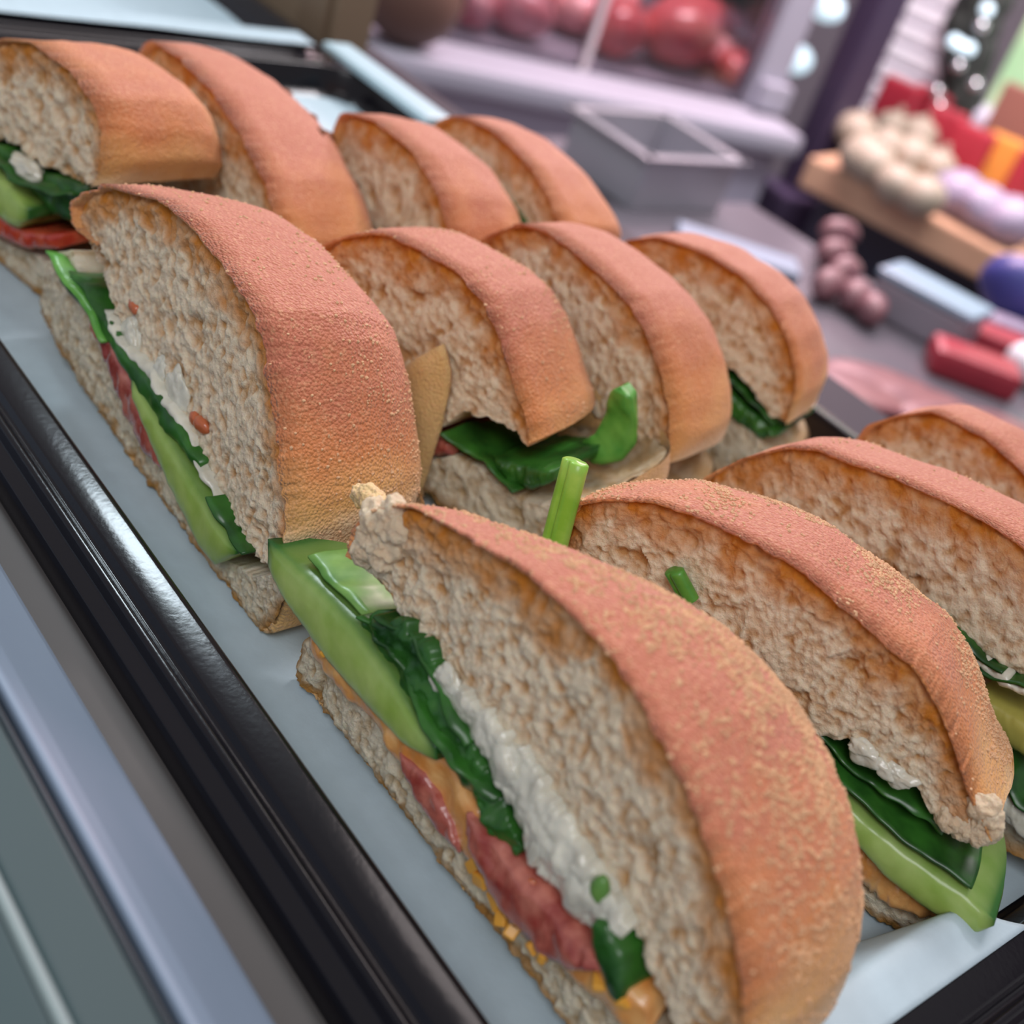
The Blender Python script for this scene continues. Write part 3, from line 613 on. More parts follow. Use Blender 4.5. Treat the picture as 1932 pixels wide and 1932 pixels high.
for k, (x, y, r) in enumerate([(250,580,0.002),(378,802,0.0022),(365,790,0.0018)]):
    s, z = fB1.pt(x, y); blob('pepper_bit', (s, 0.0004, z), r, M_red, B1, 130+k, (1.2, 0.6, 0.8), 0.3)
s, z = fB1.pt(325, 915); box('cheese_shred', (0.009, 0.002, 0.003), (s, 0.0, z), plain('pale_cheese', srgb(222, 206, 172), 0.4), B1, (0, 0.2, 0), 0.001)
# C2
slab('cucumber_slice', S_(fC2, [(1500,1400),(1580,1475),(1656,1544),(1708,1584),(1760,1621),(1832,1669),(1884,1716)]), S_(fC2, [(1500,1450),(1560,1520),(1621,1573),(1677,1636),(1739,1685),(1807,1731),(1843,1743),(1882,1728)]), 0.03, M_cuc, C2, 30, y0=-0.003, skin=(0.45, 0.9), rough=0.0002, taper=1.0, plan=5)
leaf('spinach_leaf', S_(fC2, [(1520,1410),(1600,1480),(1664,1545),(1708,1580),(1760,1617),(1835,1668)])+np.array([0, 0.0012]), 0.018, M_leaf, C2, 31, y0=-0.0026, ripple=0.0012, tip=0.86, droop=0.001)
leaf('spinach_leaf', S_(fC2, [(1540,1395),(1610,1455),(1680,1510),(1740,1550),(1780,1575)]), 0.028, M_leaf, C2, 32, y0=0.001, ripple=0.0022, tip=0.9, droop=0.003)
slab('tuna_spread', S_(fC2, [(1540,1530),(1621,1577),(1677,1640),(1739,1689),(1800,1733)]), S_(fC2, [(1540,1620),(1620,1668),(1690,1708),(1740,1728),(1790,1742)]), 0.03, M_sauce, C2, 33, y0=0.0, rough=0.0014, rscale=0.004, fray=0.001)
for k, (x, y, r) in enumerate([(1632,1420,0.0026),(1672,1450,0.0022),(1700,1470,0.0022)]):
    s, z = fC2.pt(x, y); blob('egg_piece', (s, 0.0002, z), r, M_egg, C2, 140+k, (1.3, 0.7, 0.8), 0.8, 4)
def stalk(name, p0, p1, r, parent, mat):
    """a double-ridged stalk with a groove along its front"""
    p0 = np.asarray(p0); p1 = np.asarray(p1); d = (p1-p0)/np.linalg.norm(p1-p0)
    x = np.cross(d, (0, 1.0, 0.3)); x /= np.linalg.norm(x); yv = np.cross(x, d); yv = yv if np.dot(yv, (0, -1, 0)) > 0 else -yv
    V = []; n = 40; m = 12
    for i in range(m):
        t = min(i, m-2)/(m-2); k_ = 0.80 if i == m-1 else 1.0; end = p0+(p1-p0)*t+(d*r*0.12 if i == m-1 else 0)
        for k in range(n):
            a = 2*math.pi*k/n
            rr = r*k_*(0.80+0.22*abs(math.sin(a))-0.34*math.exp(-(min(a, 2*math.pi-a)/0.16)**2)-0.10*math.exp(-((a-math.pi)/0.3)**2))
            V.append(end+x*rr*math.sin(a)+yv*rr*math.cos(a)*0.85)
    F = gridfaces(m, n, True)+[tuple(range((m-1)*n, m*n))]
    o = mk(name, np.array(V), F, mat, None)
    o.parent = parent; o.matrix_parent_inverse = Matrix.LocRotScale(parent.location, parent.rotation_euler, None).inverted()
    return o
a_ = at_plane(1040, 1050, (0, 0.1640, 0), (0, 1, 0)); b_ = at_plane(1086, 872, (0, 0.1665, 0), (0, 1, 0))
stalk('green_stalk', a_, b_, 0.0030, C2, M_stem)
a_ = at_plane(1300, 1130, (0, 0.176, 0), (0, 1, 0)); b_ = at_plane(1272, 1078, (0, 0.173, 0), (0, 1, 0))
stalk('green_stalk', a_, b_, 0.0022, C2, M_leaf_b)
# C3
leaf('spinach_leaf', S_(fC3, [(1740,1130),(1800,1188),(1850,1228),(1900,1262)]), 0.03, M_leaf, C3, 40, y0=-0.002, ripple=0.0016)
slab('egg_mayonnaise', S_(fC3, [(1700,1140),(1800,1205),(1870,1248),(1960,1300)]), S_(fC3, [(1700,1160),(1800,1235),(1880,1275),(1960,1325)]), 0.03, M_egg, C3, 41, y0=-0.001, rough=0.001, fray=0.0008)
leaf('spinach_leaf', S_(fC3, [(1820,1235),(1880,1272),(1932,1282),(1990,1310)]), 0.03, M_leaf, C3, 42, y0=-0.003, ripple=0.001)
slab('cheese_slice', S_(fC3, [(1840,1300),(1900,1335),(1960,1370),(2020,1400)]), S_(fC3, [(1840,1350),(1900,1400),(1960,1440),(2020,1460)]), 0.03, plain('yellow_pickle', srgb(176, 168, 84), 0.3, noise=0.2), C3, 43, y0=-0.001)
leaf('spinach_leaf', S_(fC3, [(1860,1380),(1905,1440),(1940,1500),(1990,1540)]), 0.03, M_leaf, C3, 44, y0=-0.004, ripple=0.002)
slab('egg_mayonnaise', S_(fC3, [(1850,1440),(1910,1490),(1960,1530),(2020,1560)]), S_(fC3, [(1850,1480),(1910,1550),(1960,1590),(2020,1600)]), 0.03, M_egg, C3, 45, y0=-0.002, rough=0.001)
# B2
leaf('spinach_leaf', S_(fB2, [(840,812),(875,840),(915,868),(950,900),(985,925)]), 0.03, M_leaf, B2, 50, y0=-0.002, ripple=0.002)
slab('spinach_leaf', S_(fB2, [(925,862),(955,870),(990,880),(1040,890)]), S_(fB2, [(930,885),(960,915),(1000,925),(1040,910)]), 0.026, M_leaf, B2, 51, y0=0.001, rough=0.001)
slab('salami_slice', S_(fB2, [(770,800),(810,820),(850,835)]), S_(fB2, [(775,850),(812,862),(850,860)]), 0.026, M_salami, B2, 52, y0=0.001)
fL = Face(-0.155, 0.2165, 14)
lfp = fL.pts([(1050,862),(1090,868),(1130,872),(1172,868),(1196,840),(1202,790),(1196,745),(1176,728)])
l_ = slab('spinach_leaf', fL.pts([(1040,838),(1085,838),(1120,820),(1140,780),(1150,740),(1172,726)]), lfp[[0,1,2,3,4,5,6,7]], 0.004, M_leaf_b, B2, 54, y0=0.0, rough=0.0016, rscale=0.009, bulge=0.001)
l_.matrix_parent_inverse = Matrix.LocRotScale(B2.location, B2.rotation_euler, None).inverted() @ Matrix.Translation(fL.P0) @ Matrix.Rotation(fL.a, 4, 'Z')
# torn flap of crust hanging at the left of the gap
Vf = []
fl = S_(fB2, [(775,690),(850,645),(862,700),(852,770),(835,830),(800,930),(790,935),(778,850),(770,760)])
up_ = resample(fl[:3], 16); dn_ = resample(np.array([fl[8], fl[7], fl[6], fl[5], fl[4], fl[3], fl[2]]), 16)
nr = 14
for i in range(nr):
    t = i/(nr-1); q_ = resample(np.array([fl[0], fl[8], fl[7], fl[6]]), nr)[i]; r_ = resample(np.array([fl[1], fl[2], fl[3], fl[4], fl[5]]), nr)[i]
    for k in range(12):
        v = q_*(1-k/11)+r_*k/11; Vf.append((v[0], -0.003-0.002*math.sin(math.pi*k/11)+0.002*t, v[1]))
Vf = np.array(Vf); Vf[:,1] -= 0.0012*fbm(Vf, 0.006, 3, 5)
fo = mk('torn_flap', Vf, gridfaces(nr, 12), M_crust_low, SANDS['B2'][4], attrs={'bake': np.full(len(Vf), 0.10)})
mod = fo.modifiers.new('s', 'SOLIDIFY'); mod.thickness = 0.002; mod.offset = 1
# B4, A1, A4, B3
leaf('spinach_leaf', S_(fB4, [(1340,690),(1380,720),(1420,755),(1460,800)]), 0.03, M_leaf, B4, 57, y0=-0.001, ripple=0.0018)
slab('spinach_leaf', S_(fB4, [(1350,715),(1400,765),(1440,800),(1470,815)]), S_(fB4, [(1345,760),(1390,800),(1430,830),(1465,825)]), 0.028, M_leaf, B4, 58, y0=0.001, rough=0.0012)
slab('cucumber_slice', S_(fA1, [(-70,300),(0,318),(50,350),(82,392)]), S_(fA1, [(-70,380),(0,385),(40,420),(60,428),(80,412)]), 0.03, M_cuc, A1, 62, y0=-0.004, skin=(0.1, 1.0), rough=0.0003)
slab('tomato_slice', S_(fA1, [(-80,385),(0,395),(60,430),(130,442)]), S_(fA1, [(-80,425),(0,440),(60,468),(125,468)]), 0.03, M_tomato, A1, 63, y0=-0.002)
leaf('spinach_leaf', S_(fA1, [(-60,270),(0,285),(50,320),(100,350),(150,372)]), 0.03, M_leaf, A1, 64, y0=-0.003, ripple=0.003, over=0.002)
slab('spinach_leaf', S_(fA1, [(-60,268),(0,268),(60,320),(120,335),(160,352)]), S_(fA1, [(-60,310),(0,318),(50,345),(100,400),(150,440)]), 0.028, M_leaf, A1, 65, y0=0.0, rough=0.002, rscale=0.008)
s, z = fA1.pt(75, 300); blob('egg_piece', (s-0.004, -0.001, z-0.004), 0.0045, M_egg, A1, 150, (1.5, 0.7, 0.6), 0.6, 4)
s, z = fA4.pt(960, 400); l_ = leaf('spinach_leaf', np.array([(s-0.008, z-0.002), (s, z+0.002), (s+0.008, z-0.003)]), 0.008, M_leaf, A4, 66, y0=-0.003, ripple=0.002)
slab('spinach_leaf', np.array([(s-0.008, z+0.002), (s, z+0.004), (s+0.009, z+0.001)]), np.array([(s-0.008, z-0.006), (s, z-0.007), (s+0.009, z-0.006)]), 0.01, M_leaf, A4, 67, y0=-0.002, rough=0.001)
G_ = SANDS['A2'][6][0].reshape(SANDS['A2'][6][1], SANDS['A2'][6][2], 3)
M_pit = plain('dark_pit', srgb(120, 66, 34), 0.7, noise=0.3, nscale=200)
for k, (a_, b_, r_) in enumerate([(0.42, 0.40, 0.0016), (0.46, 0.47, 0.0014), (0.44, 0.52, 0.0018), (0.50, 0.57, 0.0024), (0.66, 0.72, 0.0020), (0.30, 0.62, 0.0014)]):
    v = G_[int(a_*G_.shape[0]), int(b_*G_.shape[1])]; blob('crust_pit', v, r_, M_pit, SANDS['A2'][5], 700+k, (1.4, 1.0, 0.5), 0.5, 3)  # dark brown blobs sunk into the crust mark the pits


# ------------------------------------------------------------------ the shop behind the counter
M_lilac = plain('lilac_enamel', srgb(148, 147, 160), 0.5, noise=0.05, nscale=3)
M_lilac_old = plain('lilac_enamel_end', srgb(172, 168, 184), 0.45, noise=0.05, nscale=3)
M_lilac_d = plain('lilac_panel', srgb(150, 146, 162), 0.5, noise=0.05, nscale=3)
M_darkp = plain('dark_aubergine_metal', srgb(58, 48, 70), 0.4)
M_wood = plain('pale_shelf_wood', srgb(190, 152, 124), 0.5, nscale=14, col2=srgb(168, 130, 104))
M_brownwall = plain('brown_board', srgb(140, 92, 80), 0.6, noise=0.1, nscale=5)
M_slat = plain('white_slat', srgb(236, 232, 240), 0.5)
M_navy = plain('navy_cabinet', srgb(46, 44, 62), 0.45)
M_meat = [plain('raw_meat_%s' % n, srgb(*c), 0.35, nscale=22, col2=srgb(*d), coat=0.3) for n, c, d in (('pink', (226, 128, 136), (236, 176, 176)), ('red', (206, 84, 92), (226, 120, 116)), ('pale', (232, 176, 180), (216, 128, 136)))]
M_grey_top = plain('grey_worktop', srgb(106, 100, 108), 0.25, noise=0.12, nscale=4)
M_tan = plain('tan_cardboard', srgb(134, 114, 92), 0.7, noise=0.08, nscale=5)
M_bag = plain('dark_brown_leather', srgb(92, 66, 56), 0.5, noise=0.2, nscale=9)
M_cream = plain('garlic_skin', srgb(156, 144, 128), 0.5, noise=0.12, nscale=30)
M_lav = plain('lavender_bag', srgb(146, 134, 156), 0.4, noise=0.1, nscale=20)
M_redp = plain('red_packet', srgb(166, 44, 60), 0.4, noise=0.3, nscale=12)
M_orp = plain('orange_packet', srgb(214, 140, 62), 0.4)
M_blue = plain('blue_bag', srgb(62, 62, 132), 0.4, noise=0.15, nscale=9)
M_ptray = plain('pale_blue_tray', srgb(132, 156, 176), 0.35)
M_saus = plain('sausage_skin', srgb(134, 90, 96), 0.45, nscale=30, col2=srgb(104, 68, 76))
M_fir = plain('dark_fir', srgb(40, 44, 40), 0.7, noise=0.3, nscale=40)
M_bauble = plain('silver_bauble', srgb(220, 222, 226), 0.15, metal=0.9)
M_glow = plain('glow_spot', (0.62, 0.80, 0.90, 1), 0.4, emit=1.0)  # emission stands in for window reflections; also on every other bauble
def glass_mat():
    m, nt, N, L, B = new_mat('clear_glass')
    t = N.new('ShaderNodeBsdfTransparent'); t.inputs[0].default_value = (0.93, 0.92, 0.95, 1); g = N.new('ShaderNodeBsdfGlossy'); g.inputs['Roughness'].default_value = 0.05
    fr = N.new('ShaderNodeFresnel'); fr.inputs[0].default_value = 1.45; mx = N.new('ShaderNodeMixShader')
    L.new(fr.outputs[0], mx.inputs[0]); L.new(t.outputs[0], mx.inputs[1]); L.new(g.outputs[0], mx.inputs[2]); L.new(mx.outputs[0], N['Material Output'].inputs['Surface'])
    return m
M_glass = glass_mat()
def window_mat():
    m, nt, N, L, B = new_mat('daylit_garden_pane')
    tc = N.new('ShaderNodeTexCoord'); n = N.new('ShaderNodeTexNoise'); n.inputs['Scale'].default_value = 5; n.inputs['Detail'].default_value = 2; L.new(tc.outputs['Object'], n.inputs['Vector'])
    r = N.new('ShaderNodeValToRGB'); e = r.color_ramp.elements; e[0].position = 0.32; e[0].color = srgb(120, 190, 130); e[1].position = 0.56; e[1].color = srgb(244, 246, 236); k = e.new(0.45); k.color = srgb(198, 222, 168)
    L.new(n.outputs['Fac'], r.inputs['Fac']); L.new(r.outputs['Color'], B.inputs['Emission Color']); B.inputs['Emission Strength'].default_value = 1.1; B.inputs['Base Color'].default_value = (0.1, 0.1, 0.1, 1)
    return m
M_win = window_mat()
M_whitepl = plain('white_counter_edge', srgb(214, 208, 226), 0.4)

fl = box('floor', (8, 8, 0.1), (-2, 2, -1.07), plain('grey_floor', srgb(120, 116, 122), 0.5, noise=0.1, nscale=3)); tag(fl, kind='structure')

# --- meat display case, running away to the right
Q0 = at_z(680, 134, -0.2); Q1 = at_z(1250, 246, -0.2); cu = Q1-Q0; cu[2] = 0; cu /= np.linalg.norm(cu); cn = np.array([-cu[1], cu[0], 0.0])
crot = math.atan2(cu[1], cu[0]); q_end = np.dot(at_plane(1500, 315, Q0, cn)-Q0, cu)
case = empty('meat_display_case', tuple(Q0+np.array([0, 0, -0.25])), crot); tag(case, 'lilac-white glass-fronted butcher case full of raw meat behind the sandwiches', 'display case')
def cbox(name, a0, a1, d0, d1, z0, z1, mat, parent=case, bevel=0.004):
    """box in case coordinates: a along the front, d into the case, z world"""
    return box(name, (a1-a0, d1-d0, z1-z0), ((a0+a1)/2, (d0+d1)/2, (z0+z1)/2-(Q0[2]-0.25)), mat, parent, bevel=bevel)
A0, A1 = -0.85, q_end
cbox('base_panel', A0, A1-0.01, 0.03, 0.60, -0.32, -0.205, M_lilac_d)
cbox('front_ledge', A0, A1, 0.0, 0.10, -0.205, -0.175, M_lilac, bevel=0.010)
cbox('meat_deck', A0, A1-0.02, 0.10, 0.60, -0.20, -0.170, M_lilac)
cbox('back_panel', A0, A1, 0.58, 0.61, -0.17, 0.42, M_darkp)
cbox('end_frame', A1-0.045, A1, 0.06, 0.60, -0.17, -0.135, M_lilac)
cbox('corner_post', A1-0.05, A1-0.005, 0.075, 0.115, -0.175, 0.42, M_lilac)
cbox('rear_post', A1-0.045, A1-0.01, 0.54, 0.58, -0.17, 0.42, M_lilac)
seam = np.dot(at_plane(1170, 150, Q0, cn)-Q0, cu)
cbox('glass_pane', A0, seam-0.001, 0.092, 0.098, -0.175, 0.42, M_glass, bevel=0)
cbox('glass_pane', seam+0.001, A1-0.05, 0.092, 0.098, -0.175, 0.42, M_glass, bevel=0)
cbox('glass_joint', seam-0.004, seam+0.004, 0.088, 0.102, -0.175, 0.42, plain('joint_strip', srgb(196, 184, 188), 0.3), bevel=0.001)
cbox('end_glass', A1-0.03, A1-0.024, 0.115, 0.54, -0.135, 0.42, M_glass, bevel=0)
cbox('inner_shelf', A0, A1-0.06, 0.36, 0.57, -0.02, -0.012, M_lilac_d)
rs = np.random.RandomState(4)
meats = [(905,105,.05,0),(950,60,.055,1),(985,80,.06,1),(1030,60,.06,1),(930,30,.05,0),(1000,20,.05,1),(1060,120,.035,2),(1095,130,.045,0),(1130,150,.040,2),(1060,85,.045,0),(1110,95,.045,1),(900,40,.05,2),
         (1210,150,.05,1),(1240,110,.055,1),(1262,140,.05,0),(1290,180,.035,0),(1225,185,.04,0),(1320,170,.03,2),(1350,200,.03,2),(1400,215,.03,1),(870,70,.045,2)]
kind = {0: 'pink raw cut of meat', 1: 'large red raw joint of meat', 2: 'small pale pink piece of meat'}
ORD = ['first', 'second', 'third', 'fourth', 'fifth', 'sixth', 'seventh', 'eighth', 'ninth', 'tenth']
MP = []
for x, y, r, k in meats:
    p = at_z(x, y+18, -0.17); d = np.dot(p-Q0, cn); MP.append(p+cn*max(0, 0.115+r-d))
for it in range(60):
    for i in range(len(MP)):
        for j in range(i):
            v = MP[i]-MP[j]; d = np.linalg.norm(v); m = (meats[i][2]+meats[j][2])*0.92
            if d < m: MP[i] = MP[i]+v/d*(m-d)*0.5; MP[j] = MP[j]-v/d*(m-d)*0.5
    for i in range(len(MP)): MP[i] = MP[i]+cn*np.clip(0.112+meats[i][2]-np.dot(MP[i]-Q0, cn), 0, 1)
rank = {}
for k in (0, 1, 2):
    for j, m in enumerate(sorted([m for m in meats if m[3] == k])): rank[m] = ORD[j]
for i, (x, y, r, k) in enumerate(meats):
    p = MP[i]
    b = blob('meat_cut', (p[0], p[1], -0.17+r*0.80), r, M_meat[k], None, 300+i, (1.0, 0.85, 0.75), 0.22, 3); b.rotation_euler = (0, 0, rs.uniform(0, 3))
    tag(b, kind[k]+', '+rank[meats[i]]+' such from the left in the display case', 'meat', 'raw meat in the display case: '+['pink cuts', 'red joints', 'pale pieces'][k])
for i, (x, y, r, nm) in enumerate([(1500, 112, 0.030, 'round white glowing window reflection at the right end of the meat case'), (1430, 25, 0.04, 'bluish white glowing window reflection high in the meat case'), (1562, 15, 0.025, 'small white glowing window reflection by the dark post')]):
    p = at_plane(x, y, Q0+cn*(0.50 if i < 2 else 0.3), cn); o = blob('window_reflection', p, r, M_glow, None, 400+i, (1, 1, 0.8), 0.08, 2); tag(o, nm, 'reflection')  # glowing blobs stand in for window reflections on the case glass

# --- dark post, worktop in front of the case
wt = box('worktop', (1.2, 1.1, 0.04), (-0.80, 0.70, -0.34), M_grey_top, None, (0, 0, crot-math.pi/2), 0.004); tag(wt, 'grey worktop lying in front of the meat case', 'worktop')
pp = at_z(1462, 432, -0.318)
post = empty('dark_post', (pp[0], pp[1], -0.318), crot); tag(post, 'dark aubergine metal post at the right end of the meat case', 'post')
box('shaft', (0.040, 0.05, 1.0), (0.012, 0.0, 0.5), M_darkp, post, bevel=0.003); box('foot_plate', (0.075, 0.08, 0.06), (0.0, 0.0, 0.03), M_darkp, post, bevel=0.006)

# --- wooden shelf with garlic and packets, right of the post
ZS = -0.22
s0 = at_z(1507, 351, ZS); s1 = at_z(1866, 540, ZS); su = s1-s0; su[2] = 0; sl = np.linalg.norm(su); su /= sl; sn = np.array([-su[1], su[0], 0]); srot = math.atan2(su[1], su[0])
shelf = empty('wooden_shelf', (s0[0], s0[1], ZS), srot); tag(shelf, 'pale wooden produce shelf to the right of the dark post', 'shelf')
box('shelf_board', (sl*1.02, 0.34, 0.038), (sl/2, 0.17, 0.019), M_wood, shelf, bevel=0.004)
box('end_board', (0.02, 0.34, 0.05), (sl*1.04, 0.17, 0.02), M_wood, shelf, bevel=0.003)
box('back_board', (sl*0.75, 0.02, 0.12), (sl*0.66, 0.33, 0.10), M_brownwall, shelf, bevel=0.003)
cab = empty('navy_cabinet', (s0[0], s0[1], ZS), srot); tag(cab, 'dark navy cabinet under the wooden shelf', 'cabinet')
box('cabinet_body', (sl*1.25, 0.40, 0.60), (sl*0.60, 0.29, -0.302), M_navy, cab, bevel=0.005); box('cabinet_door', (sl*0.5, 0.015, 0.5), (sl*0.85, 0.08, -0.3), plain('maroon_door', srgb(84, 44, 62), 0.4), cab, bevel=0.004)
ZB = ZS+0.038
def on_shelf(name, x, y, r, mat, seed, sq, label, cat, group=None, rough=0.1):
    p = at_z(x, y+r*900, ZB); b = blob(name, (p[0], p[1], ZB+r*sq[2]*0.93), r, mat, None, seed, sq, rough, 3); b.rotation_euler = (0, 0, srot); return tag(b, label, cat, group)
for i, (x, y) in enumerate([(1600,300),(1640,328),(1685,352),(1722,372),(1612,262),(1655,282),(1700,305),(1742,330),(1668,245),(1712,262)]):
    b = on_shelf('garlic_bulb', x+rs.uniform(-14, 14), y+rs.uniform(-10, 10), rs.uniform(0.023, 0.030), M_cream, 500+i, (1, 1, 0.9), 'cream garlic bulb, %s from the post in the %s row of the shelf heap' % (ORD[i if i < 4 else i-4 if i < 8 else i-8], 'front' if i < 4 else 'middle' if i < 8 else 'back'), 'garlic', 'garlic heap on the wooden shelf')
    bm = bmesh.new(); bmesh.ops.create_cone(bm, cap_ends=True, segments=8, radius1=0.007, radius2=0.003, depth=0.012); st = bm_obj('stalk', bm, M_cream, b); st.location = (0.002, 0.001, 0.026)
for i, (x, y, lab) in enumerate([(1790,372,'lavender bag next to the garlic heap on the wooden shelf'),(1835,398,'middle lavender bag on the wooden shelf'),(1885,425,'lavender bag at the right end of the wooden shelf')]):
    on_shelf('produce_bag', x, y, 0.034, M_lav, 520+i, (1.1, 0.9, 0.8), lab, 'bag', rough=0.2)
for i, (x, y, m, lab) in enumerate([(1655,205,M_redp,'red packet upright behind the garlic, nearest the post'),(1715,222,M_redp,'second red packet behind the garlic heap'),(1738,262,M_redp,'red packet with a dark patch in the middle of the shelf back'),(1788,300,M_redp,'crimson packet against the brown back board'),(1850,318,M_orp,'orange packet against the brown back board'),(1908,352,M_redp,'red packet at the right end of the shelf back')]):
    p = at_z(x, y+40, ZB); p = p+sn*0.02
    tag(box('food_packet', (0.055, 0.022, 0.07), (p[0], p[1], ZB+0.035), m, None, (0, 0, srot+0.2*(i % 3)), 0.006), lab, 'packet')

# --- slatted white panel, garland, window behind the shelf
P0w = s0+sn*0.40
def wpt(x, y, off=0.0): return at_plane(x, y, P0w+sn*off, sn)
a = wpt(1600, 210); b = wpt(1735, 235); pw = np.dot(b-a, su)
pan = empty('slatted_panel', (a[0], a[1], a[2]), srot); tag(pan, 'white slatted panel standing right of the dark post', 'panel')
box('panel_back', (pw, 0.01, 0.62), (pw/2, 0.012, 0.30), M_slat, pan, bevel=0.002)
for k in range(20): box('slat', (pw, 0.012, 0.022), (pw/2, 0.0, 0.012+k*0.030), M_slat, pan, (0.10, 0, 0), 0.002)
gar = empty('fir_garland', tuple(wpt(1790, 260, 0.0))); tag(gar, 'dark fir garland with silver baubles hanging beside the bright window', 'garland')
gb = np.array(gar.location)
for i, (x, y, r) in enumerate([(1790,245,.03),(1800,200,.034),(1812,155,.036),(1822,110,.036),(1835,65,.036),(1848,20,.036),(1776,225,.026)]):
    p = wpt(x, y, -0.01)-gb; blob('fir_sprig', p, r, M_fir, gar, 540+i, (1, 0.8, 1.2), 0.5, 3)
for i, (x, y) in enumerate([(1862,18),(1852,48),(1812,86),(1808,124),(1800,78),(1768,172),(1758,218),(1772,200),(1828,92),(1840,160)]):
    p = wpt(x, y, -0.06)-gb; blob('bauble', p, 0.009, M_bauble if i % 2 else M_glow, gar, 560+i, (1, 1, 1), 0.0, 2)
wa = wpt(1846, 240, 0.06); 
win = empty('window_1', tuple(wa), srot); win['kind'] = 'structure'
box('window_pane', (0.55, 0.01, 0.60), (0.27, 0, 0.30), M_win, win); box('window_frame', (0.60, 0.03, 0.03), (0.27, -0.01, 0.60), plain('green_frame', srgb(70, 170, 140), 0.4), win, bevel=0.003); box('window_bar', (0.014, 0.02, 0.60), (0.075, -0.012, 0.30), plain('pale_blue_bar', srgb(180, 214, 226), 0.4), win, bevel=0.002)
a = wpt(1800, 215, 0.02); o = box('white_counter', (0.6, 0.08, 0.05), tuple(a+su*0.30), M_whitepl, None, (0, 0, srot), 0.008); tag(o, 'white sill counter running under the bright window', 'counter')
wb = box('wall_back', (5, 0.05, 3.0), tuple((P0w+sn*0.65)*np.array([1, 1, 0])+np.array([0, 0, 0.4])), plain('shop_wall', srgb(150, 140, 152), 0.8), None, (0, 0, srot)); tag(wb, kind='structure')

# --- steel pan, strip, cartons and reflections beyond the tray
ZC = -0.32
M_pan = plain('lilac_grey_steel', srgb(168, 166, 174), 0.25, metal=0.3, noise=0.08, nscale=20)
p = at_z(1188, 395, -0.12); pw_, pd_, ph_ = 0.085, 0.10, 0.042
pan2 = empty('steel_pan', (p[0]-pw_/2, p[1]+pd_/2, -0.12), 0.0); tag(pan2, 'small steel pan behind the rearmost sandwiches with a bright corner', 'pan')
for nm, sz, lc in (('pan_wall', (pw_, 0.003, ph_), (0, -pd_/2, ph_/2)), ('pan_wall', (pw_, 0.003, ph_), (0, pd_/2, ph_/2)), ('pan_wall', (0.003, pd_, ph_), (-pw_/2, 0, ph_/2)), ('pan_wall', (0.003, pd_, ph_), (pw_/2, 0, ph_/2)), ('pan_floor', (pw_, pd_, 0.003), (0, 0, 0.0015))):
    box(nm, sz, lc, M_pan, pan2, bevel=0.001)
for sx in (-1, 1): box('pan_rim', (0.009, pd_+0.018, 0.003), (sx*(pw_/2+0.003), 0, ph_), M_pan, pan2, bevel=0.001)
for sy in (-1, 1): box('pan_rim', (pw_+0.015, 0.009, 0.003), (0, sy*(pd_/2+0.003), ph_), M_pan, pan2, bevel=0.001)
tab = box('side_counter', (0.95, 0.41, 0.16), (-0.16, 0.665, -0.20), M_grey_top, None, (0, 0, 0.0), 0.006); tag(tab, 'grey glossy side counter beyond the sandwich tray', 'counter')
tab2 = box('side_counter', (0.60, 0.30, 0.16), (-0.14, 1.025, -0.20), M_grey_top, None, (0, 0, 0.0), 0.006); tag(tab2, 'rear right extension of the grey side counter carrying the red packets', 'counter')
ps = box('pan_stand', (0.12, 0.20, 0.16), (-0.6965, p[1]+0.03, -0.2015), M_grey_top, None, (0, 0, 0), 0.004); tag(ps, 'grey plinth carrying the small steel pan', 'plinth')
a = at_z(1278, 435, -0.115); b = at_z(1505, 510, -0.115); L_ = b-a
st = box('steel_strip', (np.linalg.norm(L_), 0.035, 0.006), tuple((a+b)/2), M_rail, None, (0, 0, math.atan2(L_[1], L_[0])), 0.002); tag(st, 'pale steel strip lying along the grey side counter', 'strip')
def on_counter(x, y, z=-0.12): return at_z(x, y, z)
p = on_counter(1728, 622); t = empty('food_carton', (p[0], p[1], -0.12), srot); tag(t, 'pale blue and cream carton tray on the side counter', 'carton')
box('carton_body', (0.074, 0.04, 0.028), (0, 0, 0.0142), plain('carton_grey', srgb(140, 132, 142), 0.4), t, bevel=0.004); box('carton_lid', (0.078, 0.044, 0.006), (0, 0, 0.0312), M_ptray, t, bevel=0.003)
p = on_counter(1895, 600); o = blob('blue_bag', (p[0], p[1], -0.12+0.025), 0.028, M_blue, None, 601, (1.2, 0.8, 0.95), 0.2); tag(o, 'blue plastic bag at the right edge under the wooden shelf', 'bag')
for i, (x, y, sz, lab) in enumerate([(1862, 662, 0.024, 'red and violet packet on the side counter, upper of the two'), (1822, 715, 0.028, 'crimson packet on the side counter, lower of the two'), (1905, 640, 0.02, 'mauve packet beside the blue bag')]):
    p = on_counter(x, y); o = box('snack_packet', (sz*2.2, sz*1.3, sz*0.7), (p[0], p[1], -0.12+sz*0.35), M_redp if i < 2 else M_lav, None, (0, 0, srot+0.5), sz*0.2); tag(o, lab, 'packet')
p = on_counter(1925, 720); o = blob('white_cup', (p[0], p[1], -0.105), 0.018, M_slat, None, 605, (1, 1, 0.8), 0.05); tag(o, 'small pale dish at the right edge of the side counter', 'dish')
for i, (x, y) in enumerate([(1572,440),(1562,480),(1580,515),(1550,540),(1600,560),(1630,585)]):
    p = on_counter(x, y+24); o = blob('sausage', (p[0], p[1], -0.12+0.0115), 0.0125, M_saus, None, 610+i, (1.5, 0.9, 0.95), 0.12); o.rotation_euler = (0, 0, srot+1.1+0.2*i)
    tag(o, 'dull pink sausage, %s from the top of the trail under the shelf end' % ORD[i], 'sausage', 'sausages heaped on the side counter')
